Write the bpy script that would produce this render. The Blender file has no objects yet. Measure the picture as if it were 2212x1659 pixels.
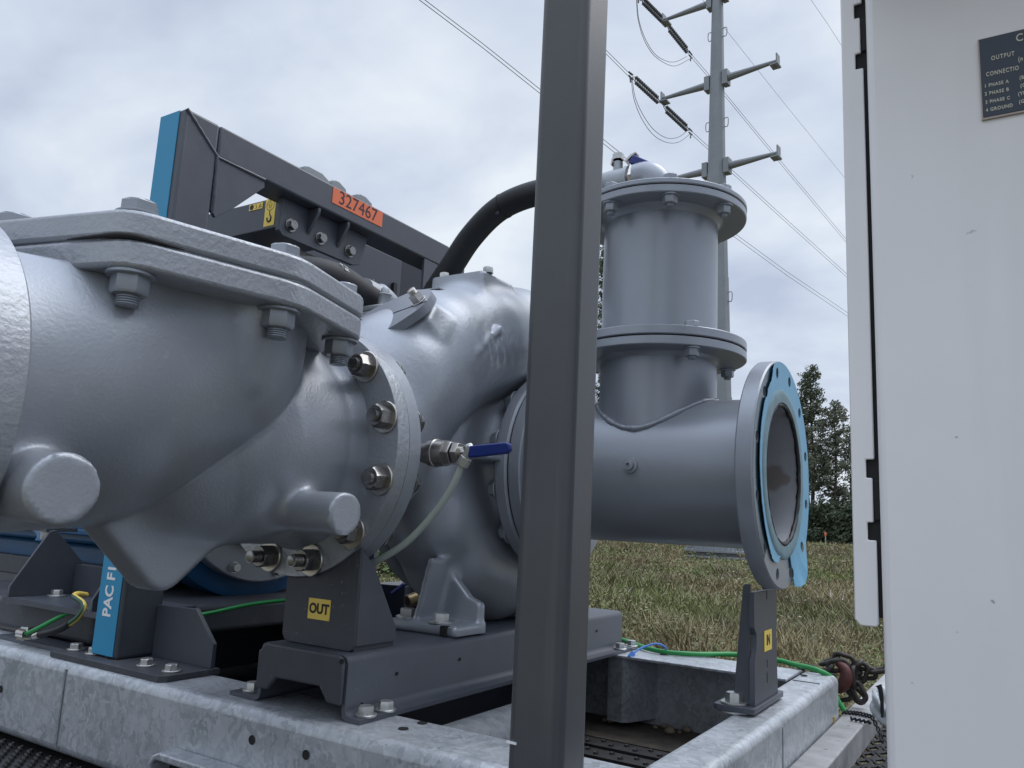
import bpy, bmesh, math, random
import numpy as np
from mathutils import Vector, Matrix
random.seed(7); np.random.seed(7)
sc = bpy.context.scene
COL = sc.collection
R = math.radians
PI = math.pi
# ---------------------------------------------------------------- camera
YAW, PITCH, ROLL = 0.56323951, 0.17044588, 0.0496969
CAMZ = 0.35
cy, sy = math.cos(YAW), math.sin(YAW)
f0 = np.array([-sy, cy, 0.]); r0 = np.array([cy, sy, 0.]); u0 = np.array([0, 0, 1.])
fw = f0*math.cos(PITCH)+u0*math.sin(PITCH); up = -f0*math.sin(PITCH)+u0*math.cos(PITCH)
rt = r0*math.cos(ROLL)+up*math.sin(ROLL); up2 = -r0*math.sin(ROLL)+up*math.cos(ROLL)
cam = bpy.data.cameras.new('camera'); camo = bpy.data.objects.new('camera', cam); COL.objects.link(camo)
cam.sensor_width = 36.0; cam.lens = 3133.87/4032*36.0
cam.clip_start = 0.02; cam.clip_end = 3000
M = Matrix.Identity(4)
for i in range(3):
    M[i][0] = rt[i]; M[i][1] = up2[i]; M[i][2] = -fw[i]
M[2][3] = CAMZ
camo.matrix_world = M
sc.camera = camo
FPX = 3133.87/4032*2212.0
def ray(x, y):          # pixel of the 2212 px wide photograph -> direction
    return rt*((x-1106)/FPX) - up2*((y-829.5)/FPX) + fw
def atY(x, y, Y):
    d = ray(x, y); p = d*(Y/d[1]); return Vector((p[0], p[1], p[2]+CAMZ))
def atX(x, y, X):
    d = ray(x, y); p = d*(X/d[0]); return Vector((p[0], p[1], p[2]+CAMZ))
def atZ(x, y, Z):
    d = ray(x, y); p = d*((Z-CAMZ)/d[2]); return Vector((p[0], p[1], Z))
# ---------------------------------------------------------------- light
sc.view_settings.view_transform = 'Standard'; sc.view_settings.look = 'None'
sc.view_settings.exposure = 0.0; sc.view_settings.gamma = 1.0
SUN_AZ, SUN_EL = R(32), R(55)           # azimuth clockwise from +Y, elevation
wd = bpy.data.worlds.new("World"); sc.world = wd; wd.use_nodes = True
nt = wd.node_tree; nt.nodes.clear()
def N(t, k, **kw):
    n = t.nodes.new(k)
    for a, b in kw.items():
        if hasattr(n, a): setattr(n, a, b)
    return n
out = N(nt, 'ShaderNodeOutputWorld'); bg = N(nt, 'ShaderNodeBackground'); nt.links.new(bg.outputs[0], out.inputs[0])
bg.inputs[1].default_value = 0.1
sky = N(nt, 'ShaderNodeTexSky', sky_type='NISHITA', sun_disc=False, sun_elevation=SUN_EL, sun_rotation=SUN_AZ)
tc = N(nt, 'ShaderNodeTexCoord'); sp = N(nt, 'ShaderNodeSeparateXYZ'); nt.links.new(tc.outputs['Generated'], sp.inputs[0])
def wm(op, a, b=None, c=None):
    n = N(nt, 'ShaderNodeMath', operation=op)
    for i, v in enumerate((a, b, c)):
        if v is None: continue
        if isinstance(v, (int, float)): n.inputs[i].default_value = v
        else: nt.links.new(v, n.inputs[i])
    return n.outputs[0]
den = wm('ADD', wm('MAXIMUM', sp.outputs[2], 0.0), 0.30)
cb = N(nt, 'ShaderNodeCombineXYZ')
nt.links.new(wm('DIVIDE', sp.outputs[0], den), cb.inputs[0]); nt.links.new(wm('DIVIDE', sp.outputs[1], den), cb.inputs[1])
n1 = N(nt, 'ShaderNodeTexNoise'); n1.inputs['Scale'].default_value = 2.3; n1.inputs['Detail'].default_value = 7; n1.inputs['Roughness'].default_value = 0.5; n1.inputs['Distortion'].default_value = 0.25
n2 = N(nt, 'ShaderNodeTexNoise'); n2.inputs['Scale'].default_value = 1.0; n2.inputs['Detail'].default_value = 3
mp = N(nt, 'ShaderNodeMapping'); mp.inputs['Location'].default_value = (3.1, 1.7, 0.4); mp.inputs['Scale'].default_value = (1.0, 1.25, 1)
nt.links.new(cb.outputs[0], mp.inputs[0]); nt.links.new(mp.outputs[0], n1.inputs['Vector']); nt.links.new(mp.outputs[0], n2.inputs['Vector'])
fac = wm('ADD', wm('MULTIPLY', n1.outputs[0], 0.62), wm('MULTIPLY', n2.outputs[0], 0.38))
cr = N(nt, 'ShaderNodeValToRGB'); e = cr.color_ramp.elements
e[0].position = 0.385; e[0].color = (0.515, 0.585, 0.735, 1)
e[1].position = 0.605; e[1].color = (0.85, 0.915, 0.985, 1)
m_ = e.new(0.488); m_.color = (0.665, 0.74, 0.87, 1)
nt.links.new(fac, cr.inputs[0])
sc10 = N(nt, 'ShaderNodeVectorMath', operation='SCALE'); sc10.inputs['Scale'].default_value = 10.0
nt.links.new(cr.outputs[0], sc10.inputs[0])
mx = N(nt, 'ShaderNodeMix', data_type='RGBA'); mx.inputs[0].default_value = 0.94
nt.links.new(sky.outputs[0], mx.inputs[6]); nt.links.new(sc10.outputs[0], mx.inputs[7])
zen = N(nt, 'ShaderNodeMapRange', interpolation_type='SMOOTHSTEP'); zen.inputs['From Min'].default_value = .62; zen.inputs['From Max'].default_value = 1.0
zen.inputs['To Min'].default_value = 1.0; zen.inputs['To Max'].default_value = 3.0; nt.links.new(sp.outputs[2], zen.inputs[0])
zs = N(nt, 'ShaderNodeVectorMath', operation='SCALE'); nt.links.new(mx.outputs[2], zs.inputs[0]); nt.links.new(zen.outputs[0], zs.inputs['Scale'])
nt.links.new(zs.outputs[0], bg.inputs[0])
sun = bpy.data.lights.new('sun', 'SUN'); sun.energy = 1.4; sun.angle = R(42); sun.color = (1.0, 0.97, 0.93)
suno = bpy.data.objects.new('sun', sun); COL.objects.link(suno)
sd = Vector((math.sin(SUN_AZ)*math.cos(SUN_EL), math.cos(SUN_AZ)*math.cos(SUN_EL), math.sin(SUN_EL)))
suno.rotation_euler = sd.to_track_quat('Z', 'Y').to_euler()
# ---------------------------------------------------------------- materials
def mat(name, col, rough=0.5, metal=0.0, bump=0.0, bscale=60.0, var=0.0, vscale=8.0, spec=0.5, coat=0.0, bdetail=4, dist=0.003):
    m = bpy.data.materials.new(name); m.use_nodes = True; t = m.node_tree
    b = t.nodes['Principled BSDF']
    b.inputs['Base Color'].default_value = (*col, 1); b.inputs['Roughness'].default_value = rough
    b.inputs['Metallic'].default_value = metal; b.inputs['Specular IOR Level'].default_value = spec
    b.inputs['Coat Weight'].default_value = coat; b.inputs['Coat Roughness'].default_value = 0.2
    g = t.nodes.new('ShaderNodeNewGeometry')
    if bump:
        nz = t.nodes.new('ShaderNodeTexNoise'); nz.inputs['Scale'].default_value = bscale; nz.inputs['Detail'].default_value = bdetail
        t.links.new(g.outputs['Position'], nz.inputs['Vector'])
        bp = t.nodes.new('ShaderNodeBump'); bp.inputs['Strength'].default_value = bump; bp.inputs['Distance'].default_value = dist
        t.links.new(nz.outputs[0], bp.inputs['Height']); t.links.new(bp.outputs[0], b.inputs['Normal'])
    if var:
        nz = t.nodes.new('ShaderNodeTexNoise'); nz.inputs['Scale'].default_value = vscale; nz.inputs['Detail'].default_value = 6; nz.inputs['Roughness'].default_value = 0.65
        t.links.new(g.outputs['Position'], nz.inputs['Vector'])
        r = t.nodes.new('ShaderNodeValToRGB'); q = r.color_ramp.elements
        q[0].position = 0.3; q[1].position = 0.7
        q[0].color = (*[c*(1-var) for c in col], 1); q[1].color = (*[min(1, c*(1+var)) for c in col], 1)
        t.links.new(nz.outputs[0], r.inputs[0]); t.links.new(r.outputs[0], b.inputs['Base Color'])
        rr = t.nodes.new('ShaderNodeMapRange'); rr.inputs['To Min'].default_value = rough*0.85; rr.inputs['To Max'].default_value = min(1, rough*1.2)
        t.links.new(nz.outputs[0], rr.inputs[0]); t.links.new(rr.outputs[0], b.inputs['Roughness'])
    return m
def speck(m, col, scale=90, thr=0.72, amount=1.0):   # sparse spots of dust or chips
    t = m.node_tree; b = t.nodes['Principled BSDF']
    g = t.nodes.new('ShaderNodeNewGeometry')
    v = t.nodes.new('ShaderNodeTexNoise'); v.inputs['Scale'].default_value = scale; v.inputs['Detail'].default_value = 2
    t.links.new(g.outputs['Position'], v.inputs['Vector'])
    r = t.nodes.new('ShaderNodeValToRGB'); r.color_ramp.elements[0].position = thr; r.color_ramp.elements[1].position = thr+0.05
    r.color_ramp.elements[1].color = (amount, amount, amount, 1)
    t.links.new(v.outputs[0], r.inputs[0])
    mx = t.nodes.new('ShaderNodeMix'); mx.data_type = 'RGBA'; mx.inputs[7].default_value = (*col, 1)
    ln = b.inputs['Base Color'].links
    if ln: t.links.new(ln[0].from_socket, mx.inputs[6])
    else: mx.inputs[6].default_value = b.inputs['Base Color'].default_value
    t.links.new(r.outputs[0], mx.inputs[0]); t.links.new(mx.outputs[2], b.inputs['Base Color'])
    return m
K = {}
K['cast'] = speck(mat('cast_silver_paint', (.345, .369, .41), .36, .40, .17, 200, .07, 5, bdetail=2.5, dist=.003), (.42, .43, .46), 40, .68, .5)
K['pumpcast'] = mat('pump_silver_paint', (.335, .360, .402), .39, .38, .16, 110, .08, 6, dist=.004)
K['silver'] = mat('silver_paint', (.285, .308, .348), .34, .35, .12, 220, .05, 5, dist=.002)
K['silverbolt'] = mat('painted_bolt', (.30, .325, .365), .36, .35, .1, 200, .05, 9, dist=.002)
K['dark'] = speck(mat('dark_grey_paint', (.061, .069, .088), .42, 0, .1, 300, .12, 12, dist=.001), (.16, .155, .15), 150, .72, .7)
K['darkdusty'] = speck(mat('dusty_dark_paint', (.050, .054, .066), .55, 0, .1, 300, .2, 10, dist=.001), (.18, .17, .16), 110, .68, .6)
K['post'] = speck(mat('post_paint', (.068, .072, .081), .38, 0, .08, 150, .10, 6, dist=.002), (.16, .15, .14), 60, .74, .7)
K['zinc'] = mat('zinc_plate', (.52, .53, .52), .38, .85, .1, 200, .15, 40, dist=.001)
K['steel'] = mat('stainless_steel', (.50, .48, .45), .28, 1.0, .08, 300, .1, 60, dist=.001)
K['nutdark'] = mat('oiled_steel', (.25, .245, .24), .26, .9, .1, 200, .2, 50, dist=.001)
K['brass'] = mat('dull_brass', (.28, .22, .13), .42, .8, .1, 120, .2, 30)
K['blue'] = mat('blue_label', (.020, .26, .47), .5, 0, 0, 1, .04, 20)
K['engblue'] = mat('blue_engine_paint', (.006, .075, .19), .42, 0, .15, 40, .15, 12)
K['orange'] = mat('orange_label', (.72, .16, .062), .5)
K['yellow'] = speck(mat('yellow_label', (.84, .62, .12), .5), (.5, .36, .08), 120, .66, .6)
K['yellowpaint'] = mat('yellow_paint', (.42, .26, .03), .5, 0, 0, 1, .15, 10)
K['black'] = mat('black_print', (.012, .012, .014), .6)
K['navyprint'] = mat('dark_print', (.03, .012, .03), .6)
K['whiteprint'] = mat('white_print', (.80, .82, .84), .6)
K['cream'] = mat('engraved_letters', (.55, .54, .46), .6)
K['placard'] = mat('engraved_plastic', (.022, .035, .058), .35)
K['white'] = speck(speck(mat('white_enamel', (.78, .775, .80), .33, 0, .06, 25, .035, 3, coat=.2), (.26, .25, .24), 75, .755, .8), (.74, .74, .76), 9, .66, .35)
K['void'] = mat('dark_gap', (.012, .012, .014), .8)
K['seam'] = mat('dull_weld_line', (.25, .265, .28), .55, .3, .3, 90, .3, 40)
K['rubber'] = mat('black_rubber', (.0055, .007, .011), .55, 0, .1, 200, .1, 20)
K['rubbermatt'] = mat('worn_rubber', (.012, .0135, .017), .62, 0, .1, 200, .1, 20)
K['green'] = mat('green_insulation', (.020, .27, .065), .42, 0, .05, 80, .12, 14)
K['tube'] = mat('translucent_tube', (.36, .40, .36), .45, 0, 0, 1, .1, 10)
K['handle'] = mat('blue_vinyl', (.006, .022, .17), .4)
K['ziptie'] = mat('blue_nylon', (.05, .20, .60), .45)
K['film'] = speck(mat('blue_film', (.11, .335, .51), .42, 0, .12, 25, .06, 12), (.10, .28, .42), 30, .66, .6)
K['chain'] = mat('rusty_chain', (.040, .034, .031), .55, .3, .3, 150, .35, 40)
K['red'] = mat('red_hook_paint', (.085, .020, .018), .55, 0, .2, 90, .4, 30)
K['rail'] = speck(mat('worn_rail', (.33, .33, .335), .45, .2, .15, 60, .3, 14), (.14, .07, .04), 40, .70, .8)
K['deck'] = mat('deck_steel', (.030, .030, .032), .6, .2, .4, 90, .4, 20)
K['dirt'] = mat('dusty_steel', (.085, .072, .058), .9, 0, .5, 150, .4, 20)
K['pebble'] = mat('pebble_stone', (.30, .24, .17), .85, 0, .3, 120, .25, 60)
K['poleg'] = mat('tower_galvanised', (.235, .255, .275), .55, .3, .1, 3, .12, .8)
K['wire'] = mat('conductor', (.10, .105, .115), .5, .5)
K['insul'] = mat('insulator', (.075, .080, .088), .4)
K['woodpale'] = mat('weathered_timber', (.30, .31, .32), .8, 0, .6, 40, .35, 18)
K['twig'] = mat('dry_leaf', (.13, .095, .07), .8, 0, .3, 60, .3, 30)
K['alu'] = mat('cast_aluminium', (.34, .36, .39), .48, .35, .15, 120, .08, 12)
K['bag'] = mat('clear_plastic', (.42, .45, .47), .25, 0, .4, 30, .2, 12)
K['bark'] = mat('pine_bark', (.085, .066, .052), .9, 0, .5, 8, .3, 2)
def foliage(name, c, v):
    m = mat(name, c, .65, 0, 0, 1, v, .55); m.node_tree.nodes['Principled BSDF'].inputs['Specular IOR Level'].default_value = .2
    return m
K['needles'] = foliage('pine_needles', (.105, .128, .078), .5)
K['needlesb'] = foliage('grey_pine_needles', (.15, .165, .12), .5)
K['shrub'] = foliage('shrub_leaves', (.068, .088, .056), .55)
K['palebush'] = foliage('pale_bush', (.085, .115, .045), .5)
def streak(m, col, scale=(40, 40, 1.2), thr=.62, amount=.6):
    t = m.node_tree; b = t.nodes['Principled BSDF']; g = t.nodes.new('ShaderNodeNewGeometry')
    mp = t.nodes.new('ShaderNodeMapping'); mp.inputs['Scale'].default_value = scale; t.links.new(g.outputs['Position'], mp.inputs[0])
    v = t.nodes.new('ShaderNodeTexNoise'); v.inputs['Scale'].default_value = 1; v.inputs['Detail'].default_value = 5; t.links.new(mp.outputs[0], v.inputs['Vector'])
    r = t.nodes.new('ShaderNodeValToRGB'); r.color_ramp.elements[0].position = thr; r.color_ramp.elements[1].position = thr+.12; r.color_ramp.elements[1].color = (amount, amount, amount, 1)
    t.links.new(v.outputs[0], r.inputs[0]); mx = t.nodes.new('ShaderNodeMix'); mx.data_type = 'RGBA'; mx.inputs[7].default_value = (*col, 1)
    ln = b.inputs['Base Color'].links
    if ln: t.links.new(ln[0].from_socket, mx.inputs[6])
    else: mx.inputs[6].default_value = b.inputs['Base Color'].default_value
    t.links.new(r.outputs[0], mx.inputs[0]); t.links.new(mx.outputs[2], b.inputs['Base Color']); return m
streak(K['post'], (.10, .098, .095), (55, 55, 1.5), .58, .55); streak(K['post'], (.095, .050, .045), (70, 70, .8), .66, .5)
streak(K['white'], (.60, .60, .615), (14, 14, 1.0), .60, .2)
streak(K['darkdusty'], (.10, .095, .085), (30, 30, 12), .6, .5)
streak(K['pumpcast'], (.40, .42, .45), (30, 30, 9), .60, .35)
def galv():
    m = bpy.data.materials.new('galvanised_steel'); m.use_nodes = True; t = m.node_tree; b = t.nodes['Principled BSDF']
    g = t.nodes.new('ShaderNodeNewGeometry')
    nz = t.nodes.new('ShaderNodeTexNoise'); nz.inputs['Scale'].default_value = 30; nz.inputs['Detail'].default_value = 3
    t.links.new(g.outputs['Position'], nz.inputs['Vector'])
    ad = t.nodes.new('ShaderNodeMix'); ad.data_type = 'RGBA'; ad.blend_type = 'LINEAR_LIGHT'; ad.inputs[0].default_value = .035
    t.links.new(g.outputs['Position'], ad.inputs[6]); t.links.new(nz.outputs['Color'], ad.inputs[7])
    sc_ = t.nodes.new('ShaderNodeMapping'); sc_.inputs['Scale'].default_value = (1, 1, .62); t.links.new(ad.outputs[2], sc_.inputs[0])
    v = t.nodes.new('ShaderNodeTexVoronoi'); v.inputs['Scale'].default_value = 100
    t.links.new(sc_.outputs[0], v.inputs['Vector'])
    big = t.nodes.new('ShaderNodeTexNoise'); big.inputs['Scale'].default_value = 6; big.inputs['Detail'].default_value = 6; t.links.new(g.outputs['Position'], big.inputs['Vector'])
    s = t.nodes.new('ShaderNodeSeparateColor'); t.links.new(v.outputs['Color'], s.inputs[0])
    mm = t.nodes.new('ShaderNodeMath'); mm.operation = 'MULTIPLY_ADD'; mm.inputs[1].default_value = .34; t.links.new(s.outputs[0], mm.inputs[0])
    ms = t.nodes.new('ShaderNodeMath'); ms.operation = 'MULTIPLY'; ms.inputs[1].default_value = .75; t.links.new(big.outputs[0], ms.inputs[0]); t.links.new(ms.outputs[0], mm.inputs[2])
    r = t.nodes.new('ShaderNodeValToRGB'); q = r.color_ramp.elements
    q[0].position = .31; q[0].color = (.29, .315, .34, 1); q[1].position = .71; q[1].color = (.50, .525, .565, 1)
    t.links.new(mm.outputs[0], r.inputs[0]); t.links.new(r.outputs[0], b.inputs['Base Color'])
    b.inputs['Metallic'].default_value = .35
    rr = t.nodes.new('ShaderNodeMapRange'); rr.inputs['To Min'].default_value = .34; rr.inputs['To Max'].default_value = .52
    t.links.new(s.outputs[1], rr.inputs[0]); t.links.new(rr.outputs[0], b.inputs['Roughness'])
    bp = t.nodes.new('ShaderNodeBump'); bp.inputs['Strength'].default_value = .2; bp.inputs['Distance'].default_value = .002
    t.links.new(big.outputs[0], bp.inputs['Height']); t.links.new(bp.outputs[0], b.inputs['Normal'])
    return m
K['galv'] = galv()
# ---------------------------------------------------------------- mesh helpers
def frame(d):
    d = Vector(d).normalized(); a = Vector((0, 0, 1)) if abs(d.z) < .9 else Vector((1, 0, 0))
    u = d.cross(a).normalized(); return d, u, d.cross(u).normalized()
class MB:
    def __init__(s): s.v = []; s.f = []
    def add(s, vs, fs):
        n = len(s.v); s.v += [tuple(p) for p in vs]; s.f += [tuple(i+n for i in f) for f in fs]; return s
    def box(s, lo, hi):
        x0, y0, z0 = lo; x1, y1, z1 = hi
        return s.add([(x0,y0,z0),(x1,y0,z0),(x1,y1,z0),(x0,y1,z0),(x0,y0,z1),(x1,y0,z1),(x1,y1,z1),(x0,y1,z1)],
                     [(0,3,2,1),(4,5,6,7),(0,1,5,4),(1,2,6,5),(2,3,7,6),(3,0,4,7)])
    def prism(s, poly, ax, a, b):     # polygon in the two other axes (in order), extruded along ax
        def p(u, v, w):
            return {'x': (w, u, v), 'y': (u, w, v), 'z': (u, v, w)}[ax]
        n = len(poly); vs = [p(u, v, a) for u, v in poly]+[p(u, v, b) for u, v in poly]
        area = sum(poly[i][0]*poly[(i+1)%n][1]-poly[(i+1)%n][0]*poly[i][1] for i in range(n))
        fl = (area > 0) ^ (ax == 'y') ^ (b < a)
        fs = [tuple(range(n))[::-1], tuple(range(n, 2*n))]+[(i, (i+1)%n, n+(i+1)%n, n+i) for i in range(n)]
        if not fl: fs = [f[::-1] for f in fs]
        return s.add(vs, fs)
    def cyl(s, p0, p1, r0, r1=None, n=24, spin=0, caps=True):
        r1 = r0 if r1 is None else r1; p0, p1 = Vector(p0), Vector(p1); d, u, w = frame(p1-p0)
        vs = []
        for p, r in ((p0, r0), (p1, r1)):
            vs += [p+(u*math.cos(a)+w*math.sin(a))*r for a in [2*PI*i/n+spin for i in range(n)]]
        fs = [(i, (i+1)%n, n+(i+1)%n, n+i) for i in range(n)]
        if caps: fs += [tuple(range(n))[::-1], tuple(range(n, 2*n))]
        return s.add(vs, fs)
    def lathe(s, o, d, prof, n=64, closed=False):   # prof: (distance along d, radius)
        d, u, w = frame(d); o = Vector(o); k = len(prof); vs = []
        for i in range(n):
            a = 2*PI*i/n; e_ = u*math.cos(a)+w*math.sin(a)
            vs += [o+d*t+e_*r for t, r in prof]
        fs = []
        for i in range(n):
            j = (i+1)%n
            for q in range(k if closed else k-1):
                q2 = (q+1)%k; fs.append((i*k+q, i*k+q2, j*k+q2, j*k+q)[::-1])
        return s.add(vs, fs)
    def tube(s, pts, r, n=12, caps=True):
        pts = [Vector(p) for p in pts]; m = len(pts); rr = r if isinstance(r, (list, tuple)) else [r]*m
        t0 = (pts[1]-pts[0]).normalized(); _, u, w = frame(t0); vs = []
        for i, p in enumerate(pts):
            t = (pts[min(i+1, m-1)]-pts[max(i-1, 0)]).normalized()
            u = (u-t*u.dot(t)).normalized(); w = t.cross(u)
            vs += [p+(u*math.cos(2*PI*j/n)+w*math.sin(2*PI*j/n))*rr[i] for j in range(n)]
        fs = [(i*n+j, i*n+(j+1)%n, (i+1)*n+(j+1)%n, (i+1)*n+j) for i in range(m-1) for j in range(n)]
        if caps: fs += [tuple(range(n))[::-1], tuple(range((m-1)*n, m*n))]
        return s.add(vs, fs)
    def quad(s, a, b, c, d): return s.add([a, b, c, d], [(0, 1, 2, 3)])
    def mesh(s, name):
        me = bpy.data.meshes.new(name); me.from_pydata([tuple(p) for p in s.v], [], s.f); me.update(); return me
def link(o): COL.objects.link(o); return o
def finish(me, m, smooth=40):
    if m is not None: me.materials.append(m)
    if smooth:
        me.polygons.foreach_set('use_smooth', [True]*len(me.polygons))
        me.set_sharp_from_angle(angle=R(smooth))
    return me
def put(name, mb, m, parent=None, bevel=0.0, seg=2, smooth=40, label=None):
    me = mb.mesh(name) if isinstance(mb, MB) else mb
    if isinstance(mb, MB) and len(mb.f) < 6000:
        b_ = bmesh.new(); b_.from_mesh(me); bmesh.ops.recalc_face_normals(b_, faces=b_.faces); b_.to_mesh(me); b_.free()
    finish(me, m, smooth)
    o = link(bpy.data.objects.new(name, me))
    if bevel:
        b = o.modifiers.new('bevel', 'BEVEL'); b.width = bevel; b.segments = seg; b.limit_method = 'ANGLE'; b.angle_limit = R(40)
    if parent is not None:
        o.parent = parent; o.matrix_parent_inverse = Matrix.Translation(-base_of(parent))
    if label: o['label'] = label
    return o
def base_of(o):
    return Vector(o.location) if o.type == 'EMPTY' else Vector((0, 0, 0))
def thing(name, label, cat, loc, group=None):
    o = link(bpy.data.objects.new(name, None)); o.location = loc; o.empty_display_size = .05
    o['label'] = label; o['category'] = cat
    if group: o['group'] = group
    return o
def tag(o, label, cat, group=None):
    o['label'] = label; o['category'] = cat
    if group: o['group'] = group
    return o
def smoothpath(P, k=6):
    P = [Vector(p) for p in P]; o = []
    for i in range(len(P)-1):
        a, b, c, d = P[max(i-1, 0)], P[i], P[i+1], P[min(i+2, len(P)-1)]
        for j in range(k):
            t = j/k; o.append(.5*((2*b)+(c-a)*t+(2*a-5*b+4*c-d)*t*t+(3*b-a-3*c+d)*t**3))
    return o+[P[-1]]
# hexagon-headed bolt or nut-and-stud, built along +Z from the clamped face
_bolt = {}
def bolt_mesh(kind, af, h, wr, wt, sr, sh):
    key = (kind, af, h, wr, wt, sr, sh)
    if key in _bolt: return _bolt[key]
    w = MB().lathe((0, 0, 0), (0, 0, 1), [(0, .0), (0, wr*.97), (wt*.25, wr), (wt*.8, wr), (wt, wr*.95), (wt, 0)], 28).mesh('washer')
    b = MB(); R_ = af/math.sqrt(3); z0, z1 = wt, wt+h; c = h*.14
    n = 6; ring = lambda r, z: [(r*math.cos(PI/3*i), r*math.sin(PI/3*i), z) for i in range(n)]
    ri = af/2*.97
    vs = ring(R_, z0)+ring(R_, z1-c)
    cn = [(ri*math.cos(2*PI*i/24), ri*math.sin(2*PI*i/24), z1) for i in range(24)]
    fs = [(i, (i+1)%6, 6+(i+1)%6, 6+i) for i in range(6)]+[tuple(range(6))[::-1]]
    vs += cn; fs.append(tuple(range(12, 36)))
    for i in range(6):                      # chamfer between corner ring and round top
        a = 6+i; b2 = 6+(i+1)%6
        seq = [12+(4*i+k) % 24 for k in range(5)]
        fs.append((a, b2)+tuple(seq[::-1]))
    b.add(vs, fs)
    if sr:                                   # threaded end standing out of the nut
        p = [(z1-.001, sr)]; k = max(3, int(sh/.0032)); 
        for i in range(k): z = z1+sh*i/k; p += [(z+sh/k*.15, sr), (z+sh/k*.5, sr*.86), (z+sh/k*.85, sr)]
        p += [(z1+sh*.97, sr*.9), (z1+sh, sr*.8), (z1+sh, 0)]
        b.lathe((0, 0, 0), (0, 0, 1), p, 20)
    me = b.mesh('bolt'); _bolt[key] = (w, me); return _bolt[key]
def bolt(parent, pos, d, af=.03, h=.015, wr=.024, wt=.004, stud=0, sl=.012, m=None, mw=None, spin=None, name='bolt'):
    w, b = bolt_mesh(name, af, h, wr, wt, stud, sl)
    m = m or K['zinc']; mw = mw or m
    key = 'm_'+m.name+mw.name
    if (id(b), key) not in _bolt:
        b2 = b.copy(); w2 = w.copy(); finish(b2, m, 30); finish(w2, mw, 30); _bolt[(id(b), key)] = (b2, w2)
    b2, w2 = _bolt[(id(b), key)]
    o = link(bpy.data.objects.new(name, b2)); q = link(bpy.data.objects.new('washer', w2))
    rot = Vector(d).normalized().to_track_quat('Z', 'Y').to_matrix().to_4x4() @ Matrix.Rotation(random.uniform(0, PI/3) if spin is None else spin, 4, 'Z')
    o.parent = parent; o.matrix_parent_inverse = Matrix.Translation(-base_of(parent))
    o.matrix_basis = Matrix.Translation(Vector(pos)) @ rot
    q.parent = o
    return o
def text_mesh(s, size, align='CENTER', space=1.0, bold=0.0):
    c = bpy.data.curves.new('txt', 'FONT'); c.body = s; c.size = size; c.align_x = align; c.align_y = 'CENTER'; c.space_character = space
    c.extrude = .0002; c.offset = bold; c.resolution_u = 4
    o = bpy.data.objects.new('txt', c); COL.objects.link(o)
    dg = bpy.context.evaluated_depsgraph_get(); me = bpy.data.meshes.new_from_object(o.evaluated_get(dg)); me.materials.clear()
    bpy.data.objects.remove(o); bpy.data.curves.remove(c); return me
def text(parent, s, size, pos, right, upv, m, name='lettering', align='CENTER', sx=1.0, space=1.0, bold=0.0):
    me = text_mesh(s, size, align, space, bold); r_ = Vector(right).normalized(); u_ = Vector(upv).normalized(); n_ = r_.cross(u_)
    Mx = Matrix(((r_.x*sx, u_.x, n_.x, pos[0]), (r_.y*sx, u_.y, n_.y, pos[1]), (r_.z*sx, u_.z, n_.z, pos[2]), (0, 0, 0, 1)))
    me.transform(Mx); return put(name, me, m, parent, smooth=0)
# signed-distance castings: fields blended smoothly and meshed with surface nets
def smin(a, b, k):
    h = np.clip(.5+.5*(b-a)/k, 0, 1); return b*(1-h)+a*h-k*h*(1-h)
def sd_cap(P, a, b, ra, rb):
    a = np.array(a); b = np.array(b); ba = b-a; t = np.clip(((P-a)@ba)/(ba@ba), 0, 1)
    return np.linalg.norm(P-a-t[..., None]*ba, axis=-1)-(ra+(rb-ra)*t)
def sd_cyl(P, a, b, r, rnd=.0):
    a = np.array(a, float); b = np.array(b, float); L = np.linalg.norm(b-a); d = (b-a)/L
    t = (P-a)@d; q = np.linalg.norm(P-a-t[..., None]*d, axis=-1)
    x = q-r+rnd; y = np.abs(t-L/2)-L/2+rnd
    return np.minimum(np.maximum(x, y), 0)+np.hypot(np.maximum(x, 0), np.maximum(y, 0))-rnd
def sd_box(P, c, h, rnd=.0, rot=None):
    q = P-np.array(c)
    if rot is not None: q = q@np.array(rot)
    q = np.abs(q)-np.array(h)+rnd
    return np.linalg.norm(np.maximum(q, 0), axis=-1)+np.minimum(q.max(-1), 0)-rnd
def sd_poly(P2, poly):          # 2-D polygon distance
    poly = np.array(poly); d = np.full(P2.shape[:-1], 1e9); s = np.ones(P2.shape[:-1]); n = len(poly)
    for i in range(n):
        a = poly[i]; b = poly[i-1]; e_ = b-a; w = P2-a; t = np.clip((w@e_)/(e_@e_), 0, 1)
        q = w-t[..., None]*e_; d = np.minimum(d, (q**2).sum(-1))
        c1 = P2[..., 1] >= a[1]; c2 = P2[..., 1] < b[1]; c3 = e_[0]*w[..., 1] > e_[1]*w[..., 0]
        fl = (c1 & c2 & c3) | (~c1 & ~c2 & ~c3); s = np.where(fl, -s, s)
    return s*np.sqrt(d)
def sd_ext(P, poly, axes, ax, c, h, rnd=.0):
    d = sd_poly(P[..., axes], poly)+rnd; w = np.abs(P[..., ax]-c)-h+rnd
    return np.minimum(np.maximum(d, w), 0)+np.hypot(np.maximum(d, 0), np.maximum(w, 0))-rnd
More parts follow.
